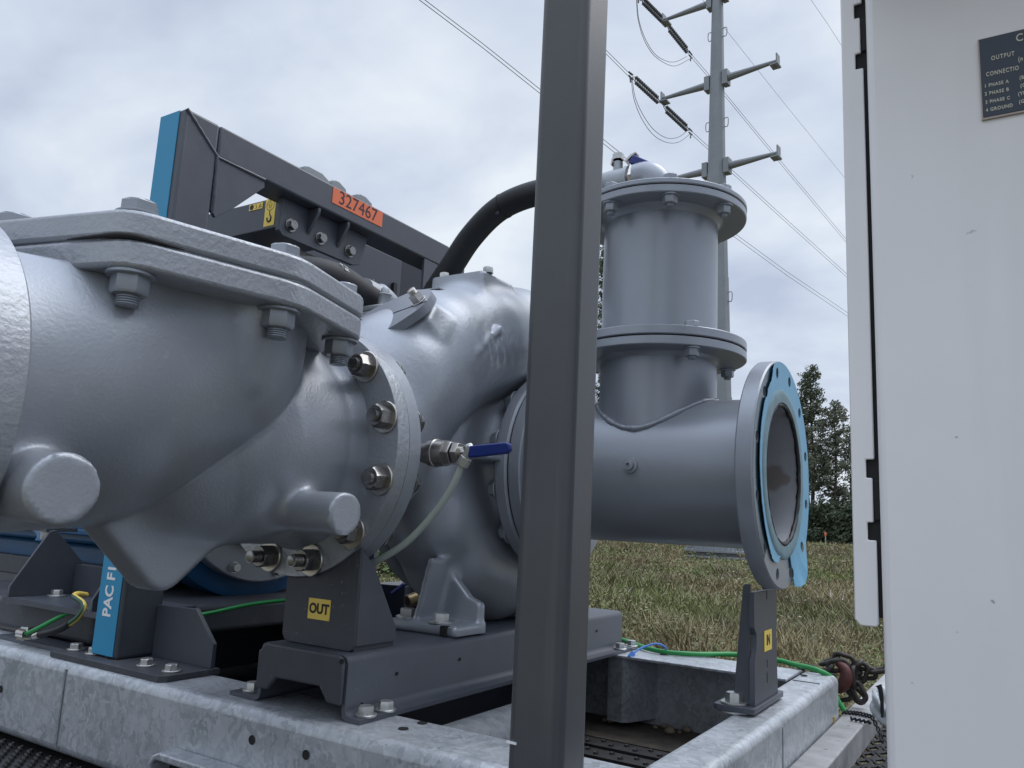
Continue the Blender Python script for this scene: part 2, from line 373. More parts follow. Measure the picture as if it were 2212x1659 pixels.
def nets(fn, lo, hi, h, name):
    lo = np.array(lo); n = np.ceil((np.array(hi)-lo)/h).astype(int)+1
    g = np.stack(np.meshgrid(*[lo[i]+h*np.arange(n[i]) for i in range(3)], indexing='ij'), -1)
    D = fn(g); cellv = np.zeros(tuple(n-1)+(3,)); cnt = np.zeros(tuple(n-1))
    sl = lambda ax, a: tuple(slice(1, None) if (i == ax and a) else slice(None, -1) if i == ax else slice(None) for i in range(3))
    quads = []
    cross = []
    for ax in range(3):
        A = D[sl(ax, 0)]; B = D[sl(ax, 1)]; c = (A < 0) != (B < 0); idx = np.argwhere(c)
        t = A[c]/(A[c]-B[c]); p = lo+h*idx.astype(float); p[:, ax] += h*t
        o1, o2 = [i for i in range(3) if i != ax]
        ok = np.ones(len(idx), bool)
        for a in (0, 1):
            for b in (0, 1):
                q = idx.copy(); q[:, o1] -= a; q[:, o2] -= b
                v = np.all((q >= 0) & (q < n-1), axis=1); ok &= v
                np.add.at(cellv, tuple(q[v].T), p[v]); np.add.at(cnt, tuple(q[v].T), 1)
        cross.append((idx[ok], A[c][ok] < 0, ax, o1, o2))
    act = cnt > 0; ids = -np.ones(cnt.shape, int); ids[act] = np.arange(act.sum()); V = cellv[act]/cnt[act][:, None]
    F = []
    for idx, ins, ax, o1, o2 in cross:
        def cid(a, b):
            q = idx.copy(); q[:, o1] -= a; q[:, o2] -= b; return ids[tuple(q.T)]
        q = np.stack([cid(1, 1), cid(0, 1), cid(0, 0), cid(1, 0)], 1)
        fl = ins if ax != 1 else ~ins
        q[~fl] = q[~fl][:, ::-1]; F.append(q)
    F = np.concatenate(F)
    me = bpy.data.meshes.new(name); me.from_pydata(V.tolist(), [], F.tolist()); me.update(); return me
# ================================================================ ground, field
def gz(d):
    if d < 8: return -1.55
    if d < 50: return -1.55+.25*(d-8)/42
    if d < 120: return -1.30+.68*(d-50)/70
    return -.62
gm = MB(); rings = [0, 2, 5, 8, 12, 18, 28, 40, 50, 70, 90, 120, 170, 300, 800, 2500]; na = 72
for d in rings:
    for i in range(na):
        a = 2*PI*i/na; gm.v.append((d*math.sin(a), d*math.cos(a), gz(d)))
for k in range(len(rings)-1):
    for i in range(na):
        j = (i+1) % na; gm.f.append((k*na+i, k*na+j, (k+1)*na+j, (k+1)*na+i)[::-1] if k else (k*na+i, (k+1)*na+j, (k+1)*na+i))
fm = mat('field_soil', (.13, .115, .066), .95, 0, .4, 4, .35, .35, dist=.1)
fo = put('field', gm, fm, smooth=80); fo['kind'] = 'structure'
GC = [(.245, .205, .115), (.19, .165, .098), (.175, .19, .078), (.12, .145, .058), (.29, .26, .17)]
gmats = [foliage('grass_%s' % n, c, .35) for n, c in zip(('straw', 'brown', 'green', 'dark', 'pale'), GC)]
flower = mat('flower_petals', (.6, .5, .58), .7)
def patch(x, y): return math.sin(x*.55+1.3*math.sin(y*.31))+math.sin(y*.43+1.7*math.sin(x*.23)+2)+.6*math.sin(x*1.7+y*1.1)
V, F, MI = [], [], []
for i in range(240000):
    az = R(random.uniform(-52, 3)); d = 6.0*(118/6.0)**(random.random()**.85)
    x, y = d*math.sin(az), d*math.cos(az); z = gz(d)
    p = patch(x, y)+random.gauss(0, .55); row = patch(x*2.1+9, y*2.1)
    h = random.uniform(.14, .40)*(1.0+.55*max(0, min(1, row*.8))); w = (.0022+.00072*d)*random.uniform(.7, 1.3); tl = h*random.uniform(.2, 1.0); ta = random.uniform(0, 2*PI)
    if 36 < d < 50 and abs(math.degrees(az)+17.7) < 2.6: h *= .25
    ca, sa = math.cos(az), math.sin(az); o = len(V)
    tx, ty = tl*math.cos(ta), tl*math.sin(ta)
    V += [(x-ca*w, y+sa*w, z-.02), (x+ca*w, y-sa*w, z-.02), (x+ca*w*.7+tx*.4, y-sa*w*.7+ty*.4, z+h*.6), (x-ca*w*.7+tx*.4, y+sa*w*.7+ty*.4, z+h*.6), (x+tx, y+ty, z+h)]
    F += [(o, o+1, o+2, o+3), (o+3, o+2, o+4)]
    mi = 2 if p > 1.15 else 3 if p > .85 and random.random() < .6 else 0 if p < -.6 else 4 if random.random() < .13 else 1
    if random.random() < .002 and d > 9: mi = 5
    MI += [mi, mi]
me = bpy.data.meshes.new('grass'); me.from_pydata(V, [], F); me.update()
for m in gmats+[flower]: me.materials.append(m)
me.polygons.foreach_set('material_index', MI)
gr = link(bpy.data.objects.new('grass', me))
wv, wf, wm_ = [], [], []
for i in range(9000):
    az = R(random.uniform(-50, 2)); d = 7.0*(95/7.0)**random.random(); x, y = d*math.sin(az), d*math.cos(az); z = gz(d); p = patch(x*1.3+4, y*1.3)
    if p < .2 and random.random() < .75: continue
    hh = random.uniform(.2, .65); rr_ = random.uniform(.06, .25); mi = random.choice((2, 2, 3, 3, 1, 4))
    for q in range(random.randint(14, 30)):
        c = Vector((x+random.gauss(0, rr_*.6), y+random.gauss(0, rr_*.6), z+random.uniform(.02, hh))); a_ = Vector((random.gauss(0, 1), random.gauss(0, 1), random.gauss(0, .8))).normalized(); b_2 = a_.orthogonal().normalized(); k = (.018+.0011*d)*random.uniform(.5, 1.3)
        o = len(wv); wv += [tuple(c-a_*k), tuple(c+b_2*k*.4), tuple(c+a_*k), tuple(c-b_2*k*.4)]; wf.append((o, o+1, o+2, o+3)); wm_.append(mi)
me = bpy.data.meshes.new('weeds'); me.from_pydata(wv, [], wf); me.update()
for m in gmats: me.materials.append(m)
me.polygons.foreach_set('material_index', wm_)
wd_ = link(bpy.data.objects.new('weeds', me)); wd_['kind'] = 'stuff'; wd_['label'] = 'taller leafy weeds scattered through the field'; gr['kind'] = 'stuff'; gr['label'] = 'rough field of dry brown and green weeds'
# ---- foliage helpers
def leafcloud(mb, c, rad, n, s, flat=.75):
    for _ in range(n):
        while True:
            p = Vector((random.uniform(-1, 1), random.uniform(-1, 1), random.uniform(-1, 1)))
            if p.length < 1: break
        p = Vector((p.x*rad, p.y*rad, p.z*rad*flat))+c
        a = Vector((random.gauss(0, 1), random.gauss(0, 1), random.gauss(0, 1))).normalized(); b = a.orthogonal().normalized()
        a = a.cross(b).normalized(); k = s*random.uniform(.5, 1.25)
        mb.add([p-b*k, p-a*k*.45, p+b*k, p+a*k*.45], [(0, 1, 2, 3)])
def ground_at(x, dist):
    d = ray(x, 1150.0); a = math.hypot(d[0], d[1]); return Vector((d[0]/a*dist, d[1]/a*dist, gz(dist)))
def ztop(x, y, dist):
    d = ray(x, y); a = math.hypot(d[0], d[1]); return d[2]/a*dist+CAMZ
def pine(label, x, ytop, ycrown, wpx, dist, m, dens=1.0, tr=.28, lean=0.0, tip=.35):
    b = ground_at(x, dist); H = ztop(x, ytop, dist)-b.z; cb_ = ztop(x, ycrown, dist)-b.z; W = wpx/FPX*dist
    t = thing('pine_tree', label, 'tree', b, 'pine trees at the far edge of the field')
    px = [Vector((lean*H*k*k+.12*math.sin(k*9+x), .1*math.sin(k*7+x), H*k)) for k in [i/10 for i in range(11)]]
    tk = MB().tube([b+p for p in px], [tr*(1-.88*i/10) for i in range(11)], 8)
    cr_ = MB(); n = int(46*dens)
    for i in range(n):
        k = (i+random.random())/n; z = cb_+(H-cb_)*k
        prof = (tip+(1-tip)*min(1, (1-k)*1.7))*(.55+.45*min(1, k*4)); L = W*prof*random.uniform(.45, 1.12)
        a = random.uniform(0, 2*PI); o = b+Vector((lean*H*(z/H)**2, 0, z)); e_ = o+Vector((math.cos(a)*L, math.sin(a)*L, L*random.uniform(-.15, .45)))
        mid = o.lerp(e_, .5)+Vector((0, 0, -.06*L))
        tk.tube([o, mid, e_], [tr*.26, tr*.17, tr*.06], 5)
        for q in range(3 if L > 1.2 else 2):
            leafcloud(cr_, o.lerp(e_, random.uniform(.4, 1.08))+Vector((random.gauss(0, .3), random.gauss(0, .3), random.gauss(.1, .25))), random.uniform(.4, .85), int(24*dens**.3), .20)
    put('trunk', tk, K['bark'], t, smooth=60); put('crown', cr_, m, t, smooth=0); return t
pine('tallest pine with a pointed tip above the rest, right of the blue flange', 1757, 797, 1060, 48, 120, K['needles'], 2.5, .34, 0, .24)
pine('thin grey-green pine with bare crooked limbs beside the white cabinet', 1806, 880, 1100, 42, 118, K['needlesb'], 2.1, .30, .01, .7)
pine('shorter dense pine half hidden by the rim of the blue flange', 1727, 858, 1075, 34, 122, K['needles'], 1.9, .30)
pine('sparse slender pine seen between the steel post and the upright tank', 1292, 538, 1020, 24, 112, K['needles'], 3.2, .26, 0, .8)
pine('bushy lower pine against the cabinet edge, branches low down', 1842, 935, 1120, 30, 121, K['needlesb'], 1.0, .26)
pine('bare-stemmed pine with a low trunk close behind the flange rim', 1746, 930, 1060, 22, 116, K['needlesb'], .8, .30, 0, .8)
# dark wood edge that reads as one mass
wb = MB()
for i in range(420):
    x = random.uniform(1180, 1990) if i % 3 else random.uniform(1700, 1870); d = random.uniform(112, 128); b = ground_at(x, d); h = random.uniform(1.6, 5.6) if x > 1740 else random.uniform(1.2, 4.5) if x > 1650 else random.uniform(1, 3.2)
    for q in range(int(h*1.5)+1):
        leafcloud(wb, b+Vector((random.gauss(0, .9), random.gauss(0, .9), random.uniform(.2, h))), random.uniform(.7, 1.4), 26, .34)
wo = put('woodland_edge', wb, K['shrub'], smooth=0); wo['kind'] = 'stuff'; wo['label'] = 'dark undergrowth along the edge of the wood'
bs = MB(); t = thing('field_shrub', 'pale green leafy shrub seen through the gap under the check valve', 'shrub', ground_at(855, 22))
b = ground_at(855, 22)
for i in range(90):
    leafcloud(bs, b+Vector((random.gauss(0, 1.3), random.gauss(0, .8), random.uniform(.1, .95))), .3, 36, .10)
put('foliage', bs, K['palebush'], t, smooth=0)
put('stem', MB().tube([b, b+Vector((.05, 0, .35)), b+Vector((.1, .05, .8))], [.05, .04, .02], 6), K['bark'], t)
b = ground_at(1783, 100); t = thing('marker_post', 'small orange-tipped marker post standing in the far field', 'marker post', b)
put('post', MB().cyl(b, b+Vector((0, 0, 1.25)), .05, n=8), K['tube'], t); put('cap', MB().lathe(b+Vector((0, 0, 1.25)), (0, 0, 1), [(0, 0), (0, .09), (.3, .12), (.45, .06), (.45, 0)], 10), K['orange'], t)
# ================================================================ transmission tower
TA = Vector((-15.22, 47.64, 0)); AD = Vector((math.sin(R(96.3)), math.cos(R(96.3)), 0)); LD = Vector((math.sin(R(6.3)), math.cos(R(6.3)), 0))
def LP(x, y, off):
    d = ray(x, y); q = TA+AD*off; t = (q.x*AD.x+q.y*AD.y)/(d[0]*AD.x+d[1]*AD.y); return Vector((d[0]*t, d[1]*t, d[2]*t+CAMZ))
tb = TA.copy(); tb.z = -1.20
tw = thing('transmission_tower', 'tall grey tapered steel pole with side arms carrying power lines', 'power pylon', tb)
zr = [(-1.2, 1.17), (8.45, .985), (16.1, .77), (23.1, .58), (35.7, .36), (44, .27)]
for i in range(5):
    z0, r_0 = zr[i]; z1, r_1 = zr[i+1]
    put('pole_section', MB().cyl(TA+Vector((0, 0, z0)), TA+Vector((0, 0, z1)), r_0, r_1*1.04 if i < 4 else r_1, 12), K['poleg'], tw, smooth=20)
put('base_plate', MB().lathe(tb, (0, 0, 1), [(0, 0), (0, 1.75), (.12, 1.75), (.12, 1.3), (.34, 1.3), (.34, 1.78), (.46, 1.78), (.46, 1.2), (.46, 0)], 40), K['poleg'], tw, smooth=30)
put('footing', MB().cyl(TA+Vector((0, 0, -1.5)), TA+Vector((0, 0, -1.202)), 1.6, n=32), K['tube'], tw)
for i in range(30):
    a = 2*PI*i/30; p = tb+Vector((math.cos(a)*1.58, math.sin(a)*1.58, .42)); put('anchor_bolt', MB().cyl(p, p+Vector((0, 0, .2)), .06, n=6), K['poleg'], tw, smooth=0)
TIPR, TIPL = 4.05, -4.0
for z, s in ((23.5, 1), (23.5, -1), (29.7, 1), (29.6, -1), (35.6, -1), (35.9, 1)):
    r_ = np.interp(z, [q[0] for q in zr], [q[1] for q in zr]); o = TA+Vector((0, 0, z)); e_ = TIPR if s > 0 else -TIPL
    a = MB().cyl(o+AD*s*(r_+.3), o+AD*s*e_+Vector((0, 0, .06)), .25, .11, 10)
    ob = put('cross_arm', a, K['poleg'], tw, smooth=30)
    q = MB(); c = o+AD*s*(r_+.16)
    def obox(mb, c, hx, hy, hz): 
        vs = [c+AD*(hx*i)+LD*(hy*j)+Vector((0, 0, hz*k)) for k in (-1, 1) for i, j in ((-1, -1), (1, -1), (1, 1), (-1, 1))]
        mb.add(vs, [(0, 3, 2, 1), (4, 5, 6, 7), (0, 1, 5, 4), (1, 2, 6, 5), (2, 3, 7, 6), (3, 0, 4, 7)])
    obox(q, c, .18, .30, .50); k_ = put('arm_bracket', q, K['poleg'], tw, smooth=0)
    q = MB(); obox(q, o+AD*s*e_+Vector((0, 0, .06)), .04, .26, .42); obox(q, o+AD*s*(e_-.16)+Vector((0, 0, -.24)), .26, .34, .05); put('end_plate', q, K['poleg'], ob, smooth=0)
for z in (14.5, 26.3, 32.8):
    r_ = np.interp(z, [q[0] for q in zr], [q[1] for q in zr])
    for s in (-1, 1):
        p = TA+AD*s*r_+Vector((0, 0, z)); put('climbing_loop', MB().tube(smoothpath([p, p+AD*s*.22, p+AD*s*.24+Vector((0, 0, .55)), p+Vector((0, 0, .58))], 4), .028, 6), K['poleg'], tw)
def wire(pts, off, r_, label, group='power lines strung from the tower', ext0=0, ext1=0, dz=0):
    P = [LP(x, y+dz, off) for x, y in pts]
    if ext0: P.insert(0, P[0]+(P[0]-P[1]).normalized()*ext0)
    if ext1: P.append(P[-1]+(P[-1]-P[-2]).normalized()*ext1)
    return tag(put('power_line', MB().tube(P, r_, 6), K['wire']), label, 'power line', group)
near3 = [(1385, 373), (1337, 328), (1302, 300), (1163, 190), (1040, 92), (918, 0)]
wire(near3, TIPL, .018, 'upper wire of the lowest pair, running off over the roof beam, left of the post', ext1=40)
wire(near3, TIPL, .018, 'lower wire of the lowest pair, running off over the roof beam, left of the post', ext1=40, dz=9)
near2 = [(1364, 163), (1308, 107), (1180, -18)]
wire(near2, TIPL, .018, 'upper wire from the middle arm to the top of the grey post', ext1=40)
wire(near2, TIPL, .018, 'lower wire from the middle arm to the top of the grey post', ext1=40, dz=8)
far1 = [(1489, 115), (1533, 166), (1566, 204), (1700, 367), (1824, 515)]
wire(far1, TIPL, .018, 'upper wire of the pair from the top arm, far side of the tower', ext1=150, dz=-3)
wire(far1, TIPL, .018, 'lower wire of the pair from the top arm, far side of the tower', ext1=150, dz=4)
far2 = [(1489, 282), (1530, 319), (1577, 366), (1700, 478), (1824, 590)]
wire(far2, TIPL, .018, 'upper wire of the pair from the middle arm, far side of the tower', ext1=150, dz=-3)
wire(far2, TIPL, .018, 'lower wire of the pair from the middle arm, far side of the tower', ext1=150, dz=4)
far3 = [(1490, 432), (1577, 500), (1700, 590), (1826, 675)]
wire(far3, TIPL, .018, 'upper wire of the lowest pair, far side of the tower beside the tank', ext1=150, dz=-3)
wire(far3, TIPL, .018, 'lower wire of the lowest pair, far side of the tower beside the tank', ext1=150, dz=5)
wire([(1535, 22), (1563, 58), (1690, 218), (1818, 376)], -.3, .012, 'single thin wire crossing behind the right-hand arms', ext0=15, ext1=150)
wire([(1752, 0), (1784, 46), (1815, 94)], 4.1, .012, 'single thin wire in the sky corner beside the white cabinet', ext0=40, ext1=150)
def insulator(p0, p1, label):
    p0 = LP(*p0, TIPL); p1 = LP(*p1, TIPL); d = (p1-p0).normalized(); L = (p1-p0).length
    t = thing('insulator_string', label, 'insulator', p0, 'insulator strings on the tower arms')
    u_ = Vector((0, 0, 1))
    for s in (-.19, .19):
        o = p0+u_*s+d*L*.10; prof = [(0, .03)]; n = 13; l = L*.80
        for i in range(n): z = l*i/n; prof += [(z+l/n*.12, .045), (z+l/n*.38, .13), (z+l/n*.52, .13), (z+l/n*.75, .045)]
        prof += [(l, .03)]; put('string', MB().lathe(o, d, prof, 10), K['insul'], t, smooth=30)
    q = MB(); q.tube([p0, p0+d*L*.1+u_*.19], .025, 6); q.tube([p0, p0+d*L*.1-u_*.19], .025, 6); q.tube([p1, p1-d*L*.1+u_*.19], .025, 6); q.tube([p1, p1-d*L*.1-u_*.19], .025, 6)
    q.tube([p0+d*L*.1+u_*.2, p0+d*L*.1-u_*.2], .03, 6); q.tube([p1-d*L*.1+u_*.2, p1-d*L*.1-u_*.2], .03, 6)
    q.cyl(p1-d*.05+u_*.16, p1+d*.45+u_*.13, .055, n=8).cyl(p1-d*.05-u_*.16, p1+d*.45-u_*.13, .055, n=8).cyl(p1+d*.3-u_*.13, p1+d*.2-u_*.5, .05, n=8)
    put('yoke', q, K['wire'], t)
insulator((1434, 46), (1383, -5), 'double insulator string above the loop, near side of the top arm')
insulator((1440, 54), (1489, 115), 'double insulator string on the far side of the top arm')
insulator((1427, 222), (1366, 166), 'double insulator string on the near side of the middle arm')
insulator((1433, 230), (1489, 282), 'double insulator string on the far side of the middle arm')
def jumper(pts, label):
    P = smoothpath([LP(x, y, TIPL) for x, y in pts], 5); tag(put('jumper_cable', MB().tube(P, .02, 6), K['wire']), label, 'cable', 'jumper cables hanging below the tower arms')
jumper([(1376, 0), (1380, 42), (1393, 82), (1414, 116), (1440, 132), (1460, 133), (1484, 122)], 'inner hanging loop below the top arm insulators')
jumper([(1375, 0), (1378, 40), (1391, 85), (1413, 120), (1444, 140), (1464, 141), (1490, 127)], 'outer hanging loop below the top arm insulators')
jumper([(1366, 170), (1372, 210), (1389, 248), (1412, 280), (1440, 298), (1466, 296), (1487, 280)], 'inner hanging loop below the middle arm insulators')
jumper([(1364, 170), (1369, 212), (1386, 256), (1412, 292), (1442, 308), (1468, 306), (1492, 288)], 'outer hanging loop below the middle arm insulators')
# ================================================================ skid and trailer
sk = thing('skid_frame', 'galvanised steel base frame of welded box beams under the pump', 'skid frame', (-1.6, 1.65, -.19))
put('front_beam', MB().box((-4.2, 1.03, -.185), (-.40, 1.188, 0)), K['galv'], sk, .020, 4)
put('end_beam', MB().box((-.4925, 1.190, -.185), (-.402, 2.29, -.0008)), K['galv'], sk, .016, 4)
put('rear_flange', MB().box((-4.2, 2.115, -.008), (-.4945, 2.288, 0)), K['galv'], sk, .002)
put('rear_web', MB().box((-4.2, 2.255, -.1985), (-.4945, 2.265, -.0085)), K['galv'], sk)
put('rear_foot', MB().box((-4.2, 2.02, -.2012), (-.4945, 2.254, -.1975)), K['dirt'], sk)
st = MB().prism([(-.985, 2.14), (-.94, 2.135), (-.925, 2.15), (-.885, 2.254), (-.893, 2.254), (-.935, 2.16), (-.945, 2.147), (-.985, 2.152)], 'z', -.18, -.0085)
put('stiffener', st, K['galv'], sk, 0)
put('weld_seam', MB().box((-1.752, 1.0275, -.165), (-1.747, 1.031, -.012)), K['seam'], sk)
put('weld_seam', MB().box((-.4035, 1.685, -.17), (-.4005, 1.690, -.02)), K['seam'], sk)
put('weld_seam', MB().box((-.478, 2.112, -.001), (-.415, 2.115, .0012)), K['seam'], sk)
def hole(pos, d, r_, parent, rim=None):
    d = Vector(d); p = Vector(pos); put('bolt_hole', MB().lathe(p-d*.004, d, [(.0052, r_), (.0058, r_*.96), (.0048, r_*.9), (.0046, 0)], 20), K['void'], parent)
for x, z in ((-1.152, -.05), (-1.019, -.05), (-2.002, -.089)): hole((x, 1.03, z), (0, -1, 0), .008, sk)
for x, y in ((-.879, 1.107), (-.88, 1.159), (-.47, 2.2)): hole((x, y, 0), (0, 0, 1), .009, sk)
put('bolt_hole', MB().lathe((-.855, 2.225, -.001), (0, 0, 1), [(.0012, .011), (.002, .010), (.0012, 0)], 20), K['void'], sk)
fp = MB().prism([(-1.372, -.2), (-1.372, -.118), (-1.362, -.105), (-1.345, -.098), (-1.0, -.098), (-.983, -.105), (-.973, -.118), (-.973, -.2), (-.981, -.2), (-.981, -.122), (-.99, -.112), (-1.355, -.112), (-1.364, -.122), (-1.364, -.2)], 'y', .985, 1.029)
put('fork_pocket_lip', fp, K['galv'], sk, .003)
put('fork_pocket_opening', MB().box((-1.363, 1.0265, -.2), (-.982, 1.0295, -.1125)), K['void'], sk)
put('cross_tube', MB().cyl((-.885, 1.189, -.075), (-.885, 1.60, -.075), .055, n=32), K['seam'], sk)
put('cross_member', MB().box((-1.30, 1.189, -.18), (-1.24, 2.25, -.012)), K['dark'], sk)
put('cross_member', MB().box((-2.32, 1.189, -.18), (-2.26, 2.25, -.012)), K['dark'], sk)
dk = thing('flatbed_trailer', 'dark steel flatbed trailer deck carrying the pump skid', 'trailer', (-1.2, 1.2, -.3))
put('deck', MB().box((-4.6, .15, -.26), (-.41, 2.75, -.202)), K['deck'], dk)
put('deck', MB().box((-.335, .15, -.30), (1.3, 2.75, -.25)), K['deck'], dk)
# serrated walkway boards in front of the skid: rows of raised teeth
wk = MB(); wk.box((-4.4, .60, -.2015), (-1.40, 1.024, -.196))
for i in range(92):
    for j in range(9):
        x = -3.0+i*.019; y = 1.012-j*.030+(.015 if i % 2 else 0)
        wk.lathe((x, y, -.1965), (0, 0, 1), [(0, .0085), (.004, .0062), (.0066, .0048), (.0046, .0034), (.0015, .002)], 9)
put('walkway_board', wk, mat('oily_steel', (.038, .037, .038), .28, .6, .2, 60, .3, 20), dk, smooth=35)
gr_ = MB()
for j in range(9):
    y = 1.22+j*.088; gr_.box((-1.23, y, -.2015), (-.50, y+.062, -.1915))
    for i in range(22): gr_.lathe((-1.20+i*.032, y+.031+(.012 if i % 2 else -.012), -.1918), (0, 0, 1), [(0, .008), (.005, .006), (.003, .003), (.001, 0)], 8)
put('inner_grating', gr_, K['deck'], dk, smooth=35)
put('side_rail', MB().box((-.399, .2, -.165), (-.337, 3.3, -.1)), K['rail'], dk, .004)
# expanded metal beside the rail
ex = MB()
for i in range(-3, 16):
    for j in range(7):
        cx, cy_ = -.322+j*.030, 1.75+i*.075+(.0375 if j % 2 else 0)
        for sgn in (1, -1):
            ex.tube([(cx, cy_-.034, -.165), (cx+.015*sgn, cy_-.006, -.163), (cx+.015*sgn, cy_+.006, -.163), (cx, cy_+.034, -.165)], .0046, 5, False)
put('expanded_mesh', ex, K['deck'], dk)
for i, (x, y, s) in enumerate([(-1.002, 2.196, .012), (-.992, 2.182, .010), (-.851, 2.232, .010), (-.829, 2.216, .011), (-.819, 2.185, .013), (-.79, 2.235, .012), (-.80, 2.21, .006), (-.872, 2.215, .006), (-1.013, 2.185, .007)]):
    b = bmesh.new(); bmesh.ops.create_icosphere(b, subdivisions=2, radius=s)
    for v in b.verts: v.co = Vector((v.co.x*1.1, v.co.y*.95, v.co.z*.72))*(1+random.uniform(-.09, .09))+Vector((x, y, -.1975+s*.62))
    me = bpy.data.meshes.new('pebble'); b.to_mesh(me); b.free()
    lab = ['pale pebble lying left of the upright stiffener', 'pebble touching the left side of the stiffener foot', 'small tan pebble nearest the stiffener on its right', 'tan pebble in the middle of the row by the rear web', 'largest pebble, frontmost on the dirty ledge', 'rightmost pebble of the row by the rear web', 'tiny stone beside the rightmost pebble', 'tiny stone just right of the stiffener', 'tiny stone furthest left on the dirty ledge'][i]
    tag(put('pebble', me, K['pebble'], smooth=60), lab, 'pebble', 'pebbles on the dirty frame ledge')
# ================================================================ upright steel post
po = thing('steel_post', 'tall dark grey square steel post standing in front of the pump', 'post', (-.54, .985, -.2))
pp = MB().box((-.580, .948, -.2), (-.499, 1.024, 1.75)); put('tube', pp, K['post'], po, .012, 4)
put('scratch', MB().box((-.579, .9465, .063), (-.564, .9485, .066)), K['whiteprint'], po)
put('foot_plate', MB().box((-.62, .90, -.2), (-.46, 1.027, -.188)), K['post'], po, .003)
# ================================================================ lifting gantry
ga = thing('lifting_gantry', 'dark grey lifting gantry with blue faces spanning the skid', 'gantry', (-1.7, 1.65, 0))
put('base_plate', MB().prism([(-1.85, 1.046), (-1.458, 1.046), (-1.445, 1.059), (-1.445, 1.185), (-1.85, 1.185)], 'z', .0005, .0125), K['darkdusty'], ga, .001)
put('post', MB().box((-1.757, 1.082, .0125), (-1.657, 1.182, 1.302)), K['dark'], ga, .008, 3)
put('post', MB().box((-1.757, 2.165, .0125), (-1.657, 2.265, 1.302)), K['dark'], ga, .008, 3)
put('base_plate', MB().box((-1.85, 2.12, .0005), (-1.445, 2.28, .0125)), K['dark'], ga)
put('cross_beam', MB().box((-1.757, 1.1825, 1.217), (-1.657, 2.1645, 1.302)), K['dark'], ga, .006, 3)
put('blue_label', MB().box((-1.748, 1.0800, .018), (-1.669, 1.0815, .80)), K['blue'], ga)
put('blue_label', MB().box((-1.7555, 1.0800, .95), (-1.680, 1.0815, 1.2985)), K['blue'], ga)
text(ga, 'PAC F1', .042, (-1.7085, 1.0796, .098), (0, 0, 1), (-1, 0, 0), K['whiteprint'], align='LEFT', sx=.86, bold=.0012)
gus = MB().prism([(1.183, 1.216), (1.335, 1.216), (1.338, 1.197), (1.247, 1.103), (1.198, 1.062), (1.183, 1.075)], 'x', -1.668, -1.658); put('gusset_plate', gus, K['dark'], ga, .001)
gus = MB().prism([(2.164, 1.216), (2.03, 1.216), (2.03, .96), (2.164, .84)], 'x', -1.668, -1.658); put('gusset_plate', gus, K['dark'], ga, .001)
wl = []
for a, b in (((1.084, 1.299), (1.183, 1.217)), ((1.183, 1.217), (1.335, 1.217)), ((1.183, 1.217), (1.190, 1.068))):
    n = 14; wl.append(MB().tube([Vector((-1.6575, a[0]+(b[0]-a[0])*i/n+random.uniform(-.0007, .0007), a[1]+(b[1]-a[1])*i/n)) for i in range(n+1)], [.0046+random.uniform(-.0009, .0009) for i in range(n+1)], 8))
for q in wl: put('weld_bead', q, K['dark'], ga)
put('gusset_plate', MB().prism([(-1.656, .0125), (-1.656, .124), (-1.52, .128), (-1.452, .062), (-1.452, .0125)], 'y', 1.166, 1.176), K['dark'], ga, .001)
put('gusset_plate', MB().prism([(-1.758, .0125), (-1.758, .124), (-1.83, .128), (-1.845, .06), (-1.845, .0125)], 'y', 1.166, 1.176), K['dark'], ga, .001)
for x in (-1.828, -1.757, -1.565, -1.480): bolt(ga, (x, 1.092, .0125), (0, 0, 1), .0235, .0115, .019, .0035, 0)
put('drain_hole', MB().lathe((-1.690, 1.0815, .017), (0, -1, 0), [(0, .005), (.001, .0045), (.0006, 0)], 14), K['void'], ga)
put('number_label', MB().box((-1.6573, 1.582, 1.2475), (-1.6555, 1.803, 1.2965)), K['orange'], ga)
text(ga, '327467', .0585, (-1.6551, 1.6925, 1.2725), (0, 1, 0), (0, 0, 1), K['navyprint'], sx=.98, space=1.0)
put('bracket_plate', MB().prism([(1.435, 1.216), (1.79, 1.216), (1.765, 1.118), (1.735, 1.108), (1.45, 1.108), (1.435, 1.12)], 'x', -1.715, -1.70), K['dark'], ga, .001)
for y in (1.541, 1.662): put('bracket_rib', MB().prism([(-1.70, 1.215), (-1.66, 1.215), (-1.66, 1.20), (-1.70, 1.14)], 'y', y-.005, y+.005), K['dark'], ga, .001)
for y in (1.475, 1.59, 1.713): bolt(ga, (-1.70, y, 1.145), (1, 0, 0), .026, .013, .020, .004, 0, m=K['nutdark'])
put('spreader_beam', MB().box((-3.0, 1.50, 1.163), (-1.73, 1.70, 1.2585)), K['dark'], ga, .003)
put('beam_end_plate', MB().box((-1.7295, 1.492, 1.118), (-1.716, 1.71, 1.262)), K['dark'], ga, .001)
# pictogram labels on the spreader beam
lab = put('warning_label', MB().box((-1.917, 1.4985, 1.2335), (-1.858, 1.4999, 1.253)), K['yellow'], ga)
put('disc', MB().lathe((-1.9055, 1.4984, 1.2435), (0, -1, 0), [(0, .0085), (.0003, .0085), (.0003, 0)], 20), K['black'], lab)
put('triangle', MB().prism([(-1.875, 1.2375), (-1.861, 1.2385), (-1.868, 1.2505), (-1.868, 1.2475), (-1.8645, 1.2405), (-1.8715, 1.2397), (-1.868, 1.2475), (-1.868, 1.2505)], 'y', 1.4984, 1.4981), K['black'], lab, smooth=0)
put('hook_sign', MB().tube([(-1.887, 1.4984, 1.250), (-1.886, 1.4984, 1.244), (-1.884, 1.4984, 1.240), (-1.887, 1.4984, 1.237)], .0011, 6), K['black'], lab)
lab = put('hook_label', MB().box((-1.8445, 1.4985, 1.172), (-1.800, 1.4999, 1.2575)), K['yellow'], ga)
